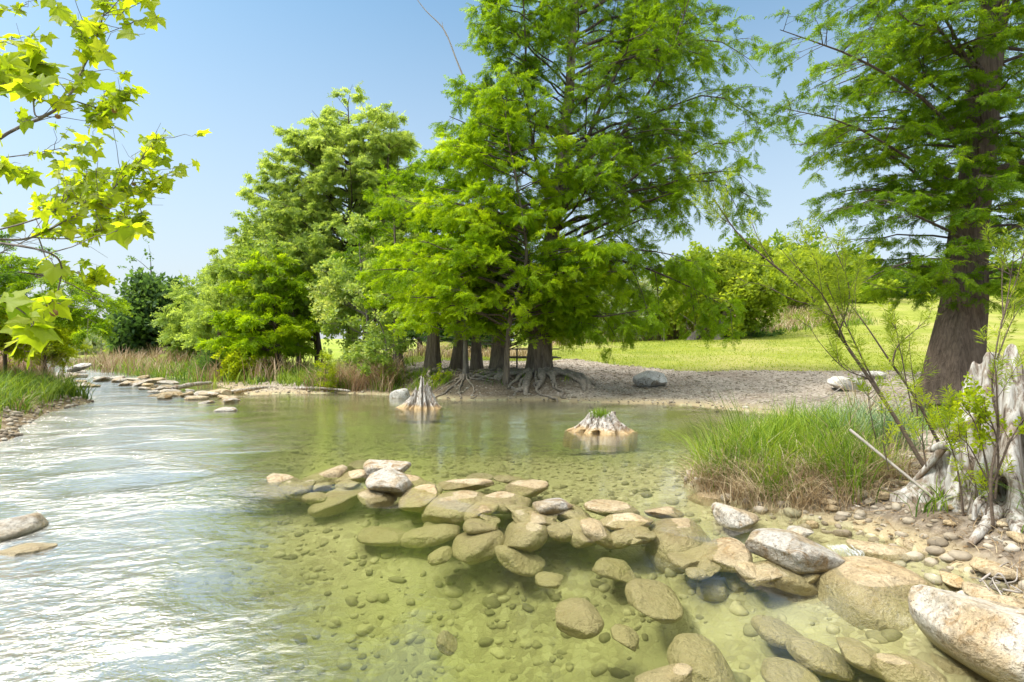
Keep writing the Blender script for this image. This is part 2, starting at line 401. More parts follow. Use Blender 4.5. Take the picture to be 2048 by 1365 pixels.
def lawn_mat():
    t = NT('mown_grass'); p = t.pos(); n = t.noise(p, .55, 6, .65); n2 = t.noise(p, 9, 6, .75); n3 = t.noise(p, .16, 3)
    c = t.ramp(t.math('ADD', t.math('MULTIPLY', n, .5), t.math('MULTIPLY', n2, .5)), [(.3, (.10, .15, .012)), (.5, (.235, .265, .04)), (.7, (.36, .36, .085))])
    c = t.mix(t.math('MULTIPLY', t.step(n3, .46, .64), .75), c, (.35, .32, .11)); c = t.mix(t.math('MULTIPLY', t.step(t.noise(p, 1.3, 5, .7), .60, .70), .6), c, (.27, .21, .11))
    return t.done(t.bsdf(c, .9, t.bump(n2, 1., .06), .1))
def meadow_mat():
    t = NT('dry_meadow'); p = t.pos(); n = t.noise(p, .22, 6, .65); n2 = t.noise(p, 5, 6, .75)
    c = t.ramp(t.math('ADD', t.math('MULTIPLY', n, .6), t.math('MULTIPLY', n2, .4)), [(.32, (.14, .22, .02)), (.5, (.27, .33, .05)), (.66, (.42, .37, .16))])
    return t.done(t.bsdf(c, .95, t.bump(n2, 1., .1), .1))
def soil_mat():
    t = NT('bank_soil'); p = t.pos(); n = t.noise(p, 3, 6, .7)
    c = t.ramp(n, [(.35, (.09, .065, .04)), (.5, (.2, .15, .09)), (.65, (.32, .27, .16))])
    return t.done(t.bsdf(c, .95, t.bump(t.noise(p, 18, 5), .9, .04), .1))
ground('river_bed', water_f, bed_mat())
ground('gravel_beach', beach_f, gravel_mat())
ground('lawn', lawn_f, lawn_mat())
ground('hill', hill_f, meadow_mat())
ground('ground', near_f, soil_mat())

# ------------------------------------------------------------------ water: upper pool, stone dam, lower pool
DX = [-30, -6, -3.2, -2.8, -1.6, -.1, .8, 1.25, 1.6, 2.05, 2.2, 2.45, 3.4]
DY = [8.5, 7.2, 6.1, 5.95, 6.25, 5.2, 4.9, 4.3, 4.05, 3.85, 3.15, 2.75, 2.5]
DROP = .06
def level(x, y):
    w = np.interp(x, [-8, -3.2, -2.4], [3.5, 1.4, .45])
    return -DROP * sstep((np.interp(x, DX, DY) - y) / w + .35)
WX, WY, WQ = polar(330, 380, 1.6, 190, -80, 40, -3.2)
WZ = level(WX, WY)
fl = np.exp(-(np.minimum.reduce([np.hypot(WX - a, (WY - b) * 1.0) for a, b in np.array(spline([(-16, 22), (-11.5, 17), (-7.5, 11), (-4.6, 7.2), (-3.1, 4.6), (-2.3, 2.6), (-1.9, -2)], 60))[:, :2]]) / 2.2) ** 2)
calm = sstep((WX + 1.5) / 3) * .5
XB = np.interp(WY, [-3, 2.4, 4, 6, 8, 10.6, 15, 20, 40, 120], [-.3, -.9, -1.9, -2.95, -3.5, -5.2, -8.6, -12.5, -26, -100])
fl = sstep((XB - WX + .35 * wob(np.stack([WX.ravel(), WY.ravel(), 0 * WX.ravel()], -1), 77, 1.6, 4).reshape(WX.shape) * (.5 + .1 * np.abs(WY))) / (.24 * np.abs(WY) + .9) + .42)
flow_sheen = np.clip(fl * .95 + .07 * sstep((WY - 6.5) / 2) + .015, 0, 1)  # current mask; also carries the painted whiteness of the channel
wv = np.stack([WX, WY, WZ], -1).reshape(-1, 3); nr, na = WX.shape
mb = MB(); mb.add(wv, WQ, flow_sheen.ravel())
ring = np.concatenate([np.arange(na), np.arange(1, nr) * na + na - 1, (nr - 1) * na + np.arange(na - 2, -1, -1), np.arange(nr - 2, 0, -1) * na])
top = wv[ring]; bot = top.copy(); bot[:, 2] = -3
k = len(ring); i = np.arange(k)
W_ = np.concatenate([wv, bot]); mb = MB()
mb.add(W_, WQ, np.concatenate([flow_sheen.ravel(), np.zeros(k)]))
q2 = np.stack([ring[i], nr * na + i, nr * na + (i + 1) % k, ring[(i + 1) % k]], -1)
mb.f.append(q2); mb.f.append((nr * na + i)[None, ::-1])
def water_mat():
    t = NT('river_water'); p = t.pos(); f = t.attr()
    a = t.noise(t.scale(p, (1.0, 1.6, 1)), 2.4, 4, .6, .5)
    b = t.noise(t.scale(p, (1.0, 1.5, 1)), 9., 4, .6, .8)
    c = t.noise(t.scale(p, (1., 1.4, 1)), 26., 2, .5)
    h = t.math('ADD', t.math('ADD', t.math('MULTIPLY', a, t.math('MULTIPLY', f, 1.15)), t.math('MULTIPLY', b, t.math('ADD', t.math('MULTIPLY', f, .52), .024))), t.math('MULTIPLY', c, t.math('MULTIPLY', f, .05)))
    big = t.noise(t.scale(p, (.8, 1.2, 1)), .9, 3, .5, .6); h = t.math('ADD', t.math('MULTIPLY', h, t.math('ADD', .45, t.math('MULTIPLY', t.step(big, .38, .62), .85))), t.math('MULTIPLY', big, t.math('MULTIPLY', f, .45)))
    nrmal = t.bump(h, 1.0, .05)
    fr = t.n('ShaderNodeFresnel'); fr.inputs['IOR'].default_value = 1.42; t.set(fr.inputs['Normal'], nrmal)
    tr = t.n('ShaderNodeBsdfTransparent'); tr.inputs[0].default_value = (.97, .985, .93, 1)
    gl = t.n('ShaderNodeBsdfGlossy'); t.set(gl.inputs['Roughness'], t.math('ADD', t.math('MULTIPLY', f, .10), .03)); t.set(gl.inputs['Normal'], nrmal); t.set(gl.inputs[0], t.mix(f, (1, 1, 1), (1, .94, .83)))  # reflection tinted warm in the channel to whiten the mirrored blue sky
    m = t.n('ShaderNodeMixShader'); t.set(m.inputs[0], t.math('ADD', t.math('MULTIPLY', fr.outputs[0], t.math('ADD', 1.0, t.math('MULTIPLY', f, 1.6))), t.math('MULTIPLY', f, .42), True))
    t.t.links.new(tr.outputs[0], m.inputs[1]); t.t.links.new(gl.outputs[0], m.inputs[2])
    sky_sheen = t.n('ShaderNodeBsdfDiffuse'); sky_sheen.inputs[0].default_value = (.55, .56, .53, 1); m0 = m; m = t.n('ShaderNodeMixShader'); t.set(m.inputs[0], t.math('MULTIPLY', f, .13))   # whitish diffuse painted over the current in place of bright sky reflection
    t.t.links.new(m0.outputs[0], m.inputs[1]); t.t.links.new(sky_sheen.outputs[0], m.inputs[2])
    v = t.n('ShaderNodeVolumeAbsorption'); v.inputs['Color'].default_value = (.73, .81, .41, 1); v.inputs['Density'].default_value = .75
    s_ = t.n('ShaderNodeVolumeScatter'); s_.inputs['Color'].default_value = (.85, .83, .52, 1); s_.inputs['Density'].default_value = .16; s_.inputs['Anisotropy'].default_value = .2
    ad = t.n('ShaderNodeAddShader'); t.t.links.new(v.outputs[0], ad.inputs[0]); t.t.links.new(s_.outputs[0], ad.inputs[1]); t.t.links.new(ad.outputs[0], t.out.inputs['Volume'])
    return t.done(m.outputs[0])
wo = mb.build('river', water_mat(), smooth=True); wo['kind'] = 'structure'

# ------------------------------------------------------------------ stones
def ico(sub):
    b = bmesh.new(); bmesh.ops.create_icosphere(b, subdivisions=sub, radius=1)
    b.verts.ensure_lookup_table()
    v = np.array([x.co[:] for x in b.verts]); f = np.array([[q.index for q in x.verts] for x in b.faces]); b.free(); return v, f
ICO = {s: ico(s) for s in (1, 2, 4, 5)}
def stone_verts(sd, sub=4, planes=7, lump=.16, sq=2.5):
    v, f = ICO[sub]; r = np.random.default_rng(sd)
    p = v / (np.abs(v) ** sq).sum(1, keepdims=True) ** (1 / sq)
    p = p * (1 + lump * wob(v, sd, 1.6, 2))[:, None]
    for _ in range(planes):
        n = r.normal(0, 1, 3); n /= np.linalg.norm(n); h = r.uniform(.66, .93) if planes > 4 else r.uniform(.76, .96)
        d = p @ n - h; d = np.where(d > 0, d, 0); p = p - n * (d * (.95 if planes > 4 else .8))[:, None]
    p = p * (1 + .030 * wob(v, sd + 1, 6, 3))[:, None]
    return p, f
# broken bits of gravel: on the beach, on the bed, on the bank
def pebbles(name, mat, x, y, size, kind_sub=1, lift=.2, val=None, flat_=.6, zoff=None):
    n = len(x); z = terr(x, y); mb = MB(); var = RNG.integers(0, 6, n)
    for k in range(6):
        i = np.where(var == k)[0]
        if not len(i): continue
        pv, pf = stone_verts(900 + k, kind_sub, 3, .2)
        a = U(0, 6.28, len(i)); s = size[i]
        sx, sy, sz = s * U(.8, 1.35, len(i)), s * U(.6, 1., len(i)), s * U(.4, .8, len(i)) * flat_ / .6
        q = pv[None] * np.stack([sx, sy, sz], -1)[:, None]
        ca, sa = np.cos(a)[:, None], np.sin(a)[:, None]
        q = np.stack([q[..., 0] * ca - q[..., 1] * sa, q[..., 0] * sa + q[..., 1] * ca, q[..., 2]], -1)
        q += np.stack([x[i], y[i], z[i] + sz * lift], -1)[:, None]
        m = len(pv); F_ = (np.arange(len(i))[:, None, None] * m + pf[None]).reshape(-1, 3)
        mb.add(q.reshape(-1, 3), F_, np.repeat(U(0, 1, len(i)), m))
    o = mb.build(name, mat, smooth=True); o['kind'] = 'stuff'; return o
def pebble_mat(name, stops):
    t = NT(name); c = t.ramp(t.attr(), stops); n = t.noise(t.pos(), 30, 4)
    c = t.mix(.35, c, t.ramp(n, [(.35, (.4, .4, .4)), (.6, (1, 1, 1))]), 'MULTIPLY')
    return t.done(t.bsdf(c, .75, t.bump(n, .5, .01), .25))
PM = pebble_mat('beach_pebbles', [(0, (.20, .16, .11)), (.4, (.32, .265, .19)), (.8, (.44, .38, .29)), (1, (.56, .5, .41))])
BM = pebble_mat('bed_pebbles', [(0, (.20, .175, .10)), (.4, (.32, .285, .17)), (.75, (.43, .38, .235)), (1, (.56, .50, .33))])
def scatter(n, x0, x1, y0, y1, test):
    x = U(x0, x1, n); y = U(y0, y1, n); z, sf, sn = terr(x, y, True); ok = test(x, y, z, sf, sn); return x[ok], y[ok]
seed(41)
xa, ya = scatter(30000, -12, 20, 10, 27, lambda x, y, z, sf, sn: (sf > -.3) & (y < lines(x) + .3) & (U(0, 1, len(x)) < .8))
pebbles('gravel', PM, xa, ya, U(.012, .035, len(xa)) * (1 + 1.2 * (U(0, 1, len(xa)) < .06)))
xa, ya = scatter(3000, -3.4, 3.2, 1.1, 6.6, lambda x, y, z, sf, sn: (sf < .05))
pebbles('bed_pebbles', BM, xa, ya, .014 + .055 * U(0, 1, len(xa)) ** 3.2, 2, lift=-.25)
xa, ya = scatter(6000, -6, 6, 6, 12, lambda x, y, z, sf, sn: (sf < .05) & (sn < 0))
pebbles('bed_pebbles', BM, xa, ya, .016 + .045 * U(0, 1, len(xa)) ** 3, 1, lift=.0)
xa, ya = scatter(3000, 1.9, 6, 1.5, 7, lambda x, y, z, sf, sn: (sf > -.25))
pebbles('bank_gravel', PM, xa, ya, .014 + .05 * U(0, 1, len(xa)) ** 3, 2)
xa, ya = scatter(3000, -14, -6.5, 7, 16, lambda x, y, z, sf, sn: (sn > -.3) & (sn < 1.0))
pebbles('bank_gravel', PM, xa, ya, U(.02, .07, len(xa)), 1)

ROCKN = [0]
def rock(px, py, w, h, mat, label, z0=0., roll=0., k=.33, sd=None, name='river_rock', group=None, yaw=None, planes=7, cat='rock', sink=0., sq=2.5, sub=None, asp=None):
    """a boulder whose middle stands where photo point px,py meets height z0; w,h its visible size in photo pixels"""
    ROCKN[0] += 1
    if w >= 126: k = .5 if 'submerged' not in mat.name else .4
    sd = sd or 3000 + ROCKN[0] * 17
    if group == 'stones of the low dam across the pool':
        for _ in range(3):      # dry stones stand out of the water, wet ones just break it, drowned ones stay under
            c = gp(px, py, z0); dist = math.hypot(c[1], H - z0); a = w / 2 / F * c[1]; s, co_ = (H - z0) / dist, c[1] / dist
            b = h / 2 / F * dist / math.sqrt(s * s + k * k * co_ * co_); b = min(max(b, .45 * a), 1.5 * a); cz = max(k * b, .16 * a)
            lv = float(level(np.array([c[0]]), np.array([c[1]]))[0]); nm = mat.name
            z0 = lv + (.15 * cz if 'white' in nm else .016 - cz * .92 if 'tan' in nm else -cz - .022)
    c = gp(px, py, z0); dist = math.hypot(c[1], H - z0); a = w / 2 / F * c[1]
    s, co_ = (H - z0) / dist, c[1] / dist
    b = h / 2 / F * dist / math.sqrt(s * s + k * k * co_ * co_)
    b = min(max(b, .45 * a), 1.5 * a); cz = max(k * b, .16 * a)
    p, f = stone_verts(sd, sub or (5 if w > 120 else 4), planes + (3 if 'white' in mat.name else 0) if w < 126 or 'white' in mat.name else 4, sq=2.45 if w < 126 or 'white' in mat.name else 2.3)
    p = p / np.abs(p).max(0); p = p * np.array([a, b, cz])
    r = math.radians(-roll); ax = np.array(Matrix.Rotation(-r, 3, 'Y'))
    p = p @ ax.T
    yw = math.radians(yaw) if yaw is not None else 0
    p = p @ np.array(Matrix.Rotation(yw, 3, 'Z')).T
    mb = MB(); mb.add(p, f)
    o = mb.build(name, mat, smooth=True); o.location = (c[0], c[1], z0 - sink)
    tag(o, label, cat, group); return o
# ------------------------------------------------------------------ the stones one can point to
W1, T1, S1, G1 = M['rock_white'], M['rock_tan'], M['rock_wet'], M['rock_grey']
DAM = 'stones of the low dam across the pool'
SUB = 'stones lying under water'
RAP = 'stones of the riffle upstream'
BANKS = 'stones on the near gravel bank'
for a in [
    # px, py, w, h, mat, z0, roll, label, group
    (558, 968, 118, 26, S1, -.03, -3, 'flat olive slab barely awash, at the river end of the stone dam', DAM),
    (492, 985, 80, 22, S1, -.06, 4, 'thin drowned slab where the current runs past the end of the dam', DAM),
    (652, 957, 92, 44, T1, -.03, -16, 'olive slab sloping up beside the two pale stacked rocks of the dam', DAM),
    (704, 958, 66, 32, T1, -.02, -8, 'small flat stone tucked against the pale stacked rocks of the dam', DAM),
    (722, 933, 60, 26, S1, -.05, 0, 'drowned stone behind the pale topmost rock of the dam', DAM),
    (772, 940, 94, 44, W1, .02, 4, 'dry pinkish white rock, the upper of two stacked on the dam', DAM),
    (783, 965, 108, 50, W1, .01, 14, 'long dry pinkish white rock, the lower of two stacked on the dam', DAM),
    (822, 966, 90, 30, T1, -.05, 12, 'wet brown stone half under the long pinkish white rock', DAM),
    (674, 1005, 104, 60, S1, -.09, -18, 'broad olive slab under water below the pale stacked rocks', DAM),
    (757, 996, 86, 46, T1, -.08, 6, 'wet tan stone with an orange edge below the pale stacked rocks', DAM),
    (846, 998, 92, 58, T1, -.07, -8, 'wet wedge shaped stone with a small dry white tip', DAM),
    (920, 1018, 150, 74, T1, -.09, -4, 'large smooth olive stone with an orange crest in the middle of the dam', DAM),
    (928, 971, 122, 27, T1, -.01, -4, 'long flat wet stone lying above the large orange crested stone', DAM),
    (958, 955, 60, 16, S1, -.04, 2, 'low drowned stone furthest upstream in the middle of the dam', DAM),
    (1018, 961, 66, 17, S1, -.04, 4, 'thin drowned stone upstream, next to the rust topped one', DAM),
    (1052, 977, 92, 34, T1, -.03, -4, 'rust topped stone just awash on the upstream side of the dam', DAM),
    (1008, 1004, 112, 44, T1, -.01, 3, 'long blunt tan stone with a pale dry back in the middle of the dam', DAM),
    (1104, 1012, 84, 34, W1, -.01, -3, 'small dry whitish stone lying next to the long blunt tan one', DAM),
    (1048, 1030, 30, 22, S1, -.1, 0, 'small round cobble under the long blunt tan stone', DAM),
    (1148, 1034, 84, 58, S1, -.1, 20, 'wet stone sloping into the pool below the small dry whitish one', DAM),
    (1228, 1020, 122, 38, T1, -.03, 6, 'flat pale slab edging the shallow water, topped with dry white', DAM),
    (1246, 1044, 122, 32, T1, -.07, -4, 'long low stone leaning along the flat pale slab', DAM),
    (1330, 1026, 88, 26, T1, -.02, 5, 'pale flat stone above the largest round stone of the dam', DAM),
    (1198, 1066, 92, 46, T1, -.1, 24, 'oblong stone slanting down below the flat pale slab', DAM),
    (1275, 1070, 60, 34, S1, -.12, 0, 'small olive stone wedged between oblong and round stones', DAM),
    (1356, 1092, 140, 112, T1, -.1, 0, 'largest round stone of the dam, smooth and tan with an orange rim', DAM),
    (1044, 1074, 112, 78, S1, -.14, -26, 'angular ridged olive stone under water below the dam', DAM),
    (1122, 1062, 62, 46, S1, -.13, 6, 'drowned stone right behind the angular ridged one', DAM),
    (1448, 1112, 104, 60, T1, -.09, -10, 'tan stone with a dry sunny end, between round stone and big brown block', DAM),
    (1454, 1012, 176, 56, T1, -.05, 4, 'broad smooth stone awash in front of the sedge clump', DAM),
    (1466, 1034, 98, 54, W1, .0, 10, 'white topped pyramid shaped stone standing before the broad smooth one', DAM),
    (1586, 1102, 182, 88, W1, -.02, 6, 'big dry block with brown stains where the water spills over', DAM),
    (1566, 1152, 150, 56, S1, -.17, 12, 'brown slab under water at the foot of the stained block', DAM),
    (1596, 1066, 62, 26, W1, .0, 0, 'small white stone peeping out behind the stained block', DAM),
    (1762, 1106, 124, 52, T1, -.02, 6, 'smooth oval stone beside the little spill of water', DAM),
    (1738, 1208, 252, 156, T1, -.09, -4, 'huge smooth tan dome lapped by the pool', DAM),
    (1972, 1270, 240, 176, W1, .02, 24, 'huge white boulder with a brown underside at the corner of the dam', DAM),
    (1870, 1120, 90, 62, T1, -.01, 16, 'egg shaped tan stone between the smooth oval and the bank', DAM),
    # right bank
    (1770, 1032, 66, 40, T1, .04, 4, 'round brown pitted stone at the foot of the sedge', BANKS),
    (1862, 1024, 84, 34, T1, .08, 8, 'cracked tan slab below the roots of the weathered stump', BANKS),
    (1880, 1046, 64, 28, T1, .06, 14, 'wedge shaped stone just below the cracked tan slab', BANKS),
    (1812, 1068, 52, 18, T1, .02, 4, 'flat pale stone in the trickle behind the oval stone', BANKS),
    (1838, 1002, 60, 34, W1, .1, 10, 'pinkish stone at the base of the leaning willow stem', BANKS),
    (1630, 990, 84, 46, G1, .08, 4, 'flat grey stone half hidden in the sedge clump', BANKS),
    (1830, 1090, 40, 20, T1, .0, 0, 'little pale cobble above the egg shaped stone', BANKS),
    (1900, 1075, 62, 24, W1, .06, 8, 'low whitish slab on the bank above the egg shaped stone', BANKS),
    (1955, 1065, 66, 40, T1, .12, 20, 'orange tinted stone beneath the stump roots', BANKS),
    (2010, 1090, 90, 34, W1, .12, 24, 'long bleached slab running down from the stump', BANKS),
    (1905, 1160, 46, 30, T1, .02, 8, 'small oval stone on the brown grit beside the drift roots', BANKS),
    (1985, 1140, 60, 44, T1, .08, 10, 'sandy stone behind the tangle of drift roots', BANKS),
    (1955, 1185, 52, 34, T1, .02, -6, 'sandy cobble under the tangle of drift roots', BANKS),
    (2010, 1205, 110, 30, T1, .04, 8, 'flat sandy slab behind the huge white boulder', BANKS),
    # under water, near
    (1155, 1232, 98, 80, S1, -.22, 0, 'round yellow stone on the pool bed by itself', SUB),
    (1306, 1204, 110, 72, S1, -.24, 10, 'round grey olive stone on the bed next to the yellow one', SUB),
    (1230, 1140, 96, 40, S1, -.26, 10, 'long dim stone on the bed below the oblong dam stone', SUB),
    (1562, 1268, 104, 54, S1, -.22, 12, 'long pale stone under water before the huge dome', SUB),
    (1634, 1316, 134, 68, S1, -.2, 16, 'long pale stone under water at the picture edge, nearest the dome', SUB),
    (1724, 1314, 112, 66, S1, -.17, 24, 'yellowish oval stone under water between dome and white boulder', SUB),
    (1820, 1350, 146, 70, T1, -.14, 16, 'pale stone breaking the surface in the bottom corner by the white boulder', SUB),
    (1930, 1345, 110, 70, S1, -.2, 20, 'brown slab under water beneath the huge white boulder', SUB),
    (1580, 1352, 110, 60, S1, -.22, 6, 'broad green stone under water at the bottom edge', SUB),
    (1400, 1325, 120, 100, S1, -.26, 10, 'large green stone deep under water near the bottom edge', SUB),
    (1325, 1362, 130, 44, T1, -.12, -18, 'rust brown stone rising at the bottom edge of the view', SUB),
    (895, 1285, 46, 60, S1, -.34, 30, 'pale upright stone alone in the deep green pool', SUB),
    (880, 1112, 50, 38, S1, -.3, -10, 'small egg shaped stone under the drowned slabs', SUB),
    (955, 1086, 112, 70, S1, -.24, -14, 'rounded drowned slab leaning on the angular ridged stone', SUB),
    (860, 1070, 130, 40, S1, -.26, -10, 'long drowned slab in the deep water below the large dam stone', SUB),
    (770, 1072, 110, 36, S1, -.3, 2, 'long dim stone in the deepest green water', SUB),
    (1045, 1116, 116, 52, S1, -.28, 16, 'drowned slab sloping away under the angular ridged stone', SUB),
    (870, 1050, 50, 22, S1, -.24, 0, 'little drowned cobble under the large dam stone', SUB),
    (1480, 1160, 90, 50, S1, -.24, 10, 'pale blurred stone under the spill from the stained block', SUB),
    (1420, 1175, 60, 40, S1, -.26, -4, 'small green stone on the bed beyond the grey olive one', SUB),
    (1250, 1275, 60, 44, S1, -.28, 14, 'small ochre cobble on the bed in front of the grey olive one', SUB),
    (1100, 1160, 60, 30, S1, -.3, 0, 'flat dim cobble on the bed beyond the round yellow stone', SUB),
    # current side
    (24, 1056, 104, 60, W1, -.03, -8, 'dry whitish rock in the fast water, upper of two', 'rocks in the fast water'),
    (36, 1106, 122, 34, T1, -.08, -6, 'low wet slab in the fast water, lower of two', 'rocks in the fast water'),
    # riffle
    (340, 791, 56, 17, T1, .02, -4, 'long rounded tan rock at the near end of the riffle rocks', RAP),
    (308, 793, 24, 9, T1, .0, 0, 'small brown stone beside the long rounded riffle rock', RAP),
    (374, 791, 26, 10, T1, .02, 0, 'little dark stone between the riffle rocks', RAP),
    (395, 798, 46, 14, T1, .01, -3, 'low brown rock nearest the camera among the riffle rocks', RAP),
    (405, 788, 34, 12, W1, .03, 4, 'pale stone in the row of riffle rocks', RAP),
    (430, 788, 36, 16, T1, .04, -6, 'rounded stone stacked in the row of riffle rocks', RAP),
    (447, 786, 30, 18, T1, .06, 10, 'brown stone leaning at the top of the riffle row', RAP),
    (461, 799, 30, 16, T1, .02, 0, 'square brown stone at the pool end of the riffle row', RAP),
    (414, 806, 30, 12, W1, .0, 0, 'whitish stone in front of the riffle row', RAP),
    (452, 822, 54, 16, W1, -.01, -3, 'pale flat stone alone on the edge of the current', RAP),
    (290, 768, 42, 18, W1, .06, -22, 'pale tilted slab where the riffle begins', RAP),
    (310, 763, 36, 14, T1, .06, -10, 'orange brown slab next to the pale tilted one', RAP),
    (335, 766, 46, 10, W1, .03, 3, 'long thin pale slab beside the orange brown one', RAP),
    (262, 760, 40, 9, W1, .04, 5, 'low grey slab across the head of the riffle', RAP),
    (232, 757, 40, 10, W1, .08, -8, 'dark topped slab at the head of the riffle', RAP),
    (205, 758, 40, 10, W1, .08, 5, 'pale slab at the head of the riffle by the dark topped one', RAP),
    (160, 752, 30, 8, W1, .08, 3, 'pale stone above the far pool at the riffle head', RAP),
    (128, 752, 44, 14, W1, .1, 5, 'big pale stone by the grassy bank at the riffle head', RAP),
    (138, 766, 26, 8, W1, .06, 6, 'small pale stone below the big one by the grassy bank', RAP),
    (160, 773, 34, 10, W1, .03, 0, 'whitish stone on the water beside the grassy bank', RAP),
    (178, 772, 22, 9, T1, .03, 0, 'orange stone beside the grassy bank', RAP),
    (191, 773, 18, 6, T1, .02, 0, 'tiny brown stone next to the orange one by the grassy bank', RAP),
    (158, 735, 44, 14, G1, .35, -20, 'grey slab on the shore of the far pool', RAP),
    # beach
    (1522, 852, 46, 18, T1, .04, 0, 'sandy rounded stone at the inlet behind the sedge', 'stones at the beach inlet'),
    (1498, 864, 56, 15, T1, .01, 4, 'long low sandy stone at the inlet behind the sedge', 'stones at the beach inlet'),
    (1488, 880, 44, 18, W1, .0, 0, 'white stone at the tip of the sedge clump', 'stones at the beach inlet'),
]:
    rock(a[0], a[1], a[2], a[3], a[4], a[7], z0=a[5], roll=a[6], group=a[8])
seed(78)
for k in range(46):
    px = U(110, 480); py = 752 + (px - 110) * .085 + N(1, 6)[0] + 8 * (px > 300); w = U(12, 30)
    rock(px, max(py, 746), w, w * U(.26, .5), [W1, W1, T1][k % 3], 'small stone jumbled among the riffle rocks', z0=U(0, .07), roll=U(-18, 18), group='small stones of the riffle', name='riffle_stone')
def boulder(px, py, w, h, label, sd, roll=0., lift=0):
    c = np.array([0., 0, 0]); d = 16.
    for _ in range(30):
        x = (px - 1024) / F * d; z = tz(x, d); d = d + .5 * ((H - z) * F / (py + h * .35 - HY) - d)
    x = (px - 1024) / F * d; z = tz(x, d)
    a = w / 2 / F * d; cz = h * .62 / F * d
    p, f = stone_verts(sd, 4, 11, .14, 3.0); p = p / np.abs(p).max(0) * np.array([a, a * .8, cz])
    p = p @ np.array(Matrix.Rotation(math.radians(roll), 3, 'Y')).T
    mb = MB(); mb.add(p, f); o = mb.build('boulder', G1, smooth=True); o.location = (x, d, z + cz * .55)
    tag(o, label, 'rock'); return o
boulder(801, 772, 46, 27, 'white weathered boulder on the bank between dry grass and broken stump', 51, -6)
boulder(1300, 762, 66, 34, 'grey angular boulder sitting on the gravel beach', 54, -4)
boulder(1690, 770, 84, 26, 'low brown boulder at the top of the gravel near the big cypress', 57, 8)
boulder(1745, 752, 50, 16, 'small dark boulder on the edge of the lawn near the big cypress', 59, 3)
seed(79)      # the lesser slabs packed along the crest and the downstream foot of the dam
for k in range(28):
    x = U(-2.5, 2.0); y = float(np.interp(x, DX, DY)) + N(1, .22)[0] - .12; w_px = U(40, 84); p_ = [x, y]
    px = 1024 + x / y * F; py = HY + (H + .03) * F / y
    rock(px, py, w_px, w_px * U(.36, .6), [T1, S1, S1, S1, S1, S1][k % 6], 'lesser tan slab packed among the bigger stones of the dam', roll=U(-20, 20), group='stones of the low dam across the pool', name='dam_stone')
# cobbles on the near bank: nothing tells these apart
seed(77); xs, ys = scatter(230, 2.3, 5.4, 2.4, 5.6, lambda x, y, z, sf, sn: (sf > -.1) & (sf < 1.5))
c0 = None
for x, y in list(zip(xs, ys))[:65]:
    s = U(.03, .075); p, f = stone_verts(int(U(0, 9999)), 2, 5); p = p * np.array([s * 1.2, s * .85, s * .5])
    p = p @ np.array(Matrix.Rotation(U(0, 6.3), 3, 'Z')).T
    mb = MB(); mb.add(p, f); o = mb.build('cobble', T1, smooth=True); o.location = (x, y, tz(x, y) + s * .2)
    tag(o, 'small tan cobble lying on the grit of the near bank', 'cobble', 'cobbles on the near bank')

# ------------------------------------------------------------------ logs by the riffle
def log(px0, py0, px1, py1, r, z, label, mat=None):
    a, b = gp(px0, py0, z), gp(px1, py1, z); P = spline([a, (a + b) / 2 + [0, 0, .04], b], 14)
    R = r * (1 + .15 * np.sin(np.arange(14) * 1.7)) * np.linspace(1, .6, 14); R[0] *= .7; R[-1] *= .5
    mb = MB(); tubes(mb, P, R, 10, cap=True); o = mb.build('driftwood_log', mat or M['dead'], smooth=True, loc=P.mean(0)); tag(o, label, 'log', 'driftwood logs by the riffle'); return o
log(345, 778, 424, 766, .09, .10, 'grey driftwood log lying on the gravel bar')
log(470, 784, 556, 775, .07, .06, 'slim brownish log at the waterline below the gravel bar')
log(590, 777, 700, 782, .05, .10, 'thin dark branch washed up along the foot of the dry grass')

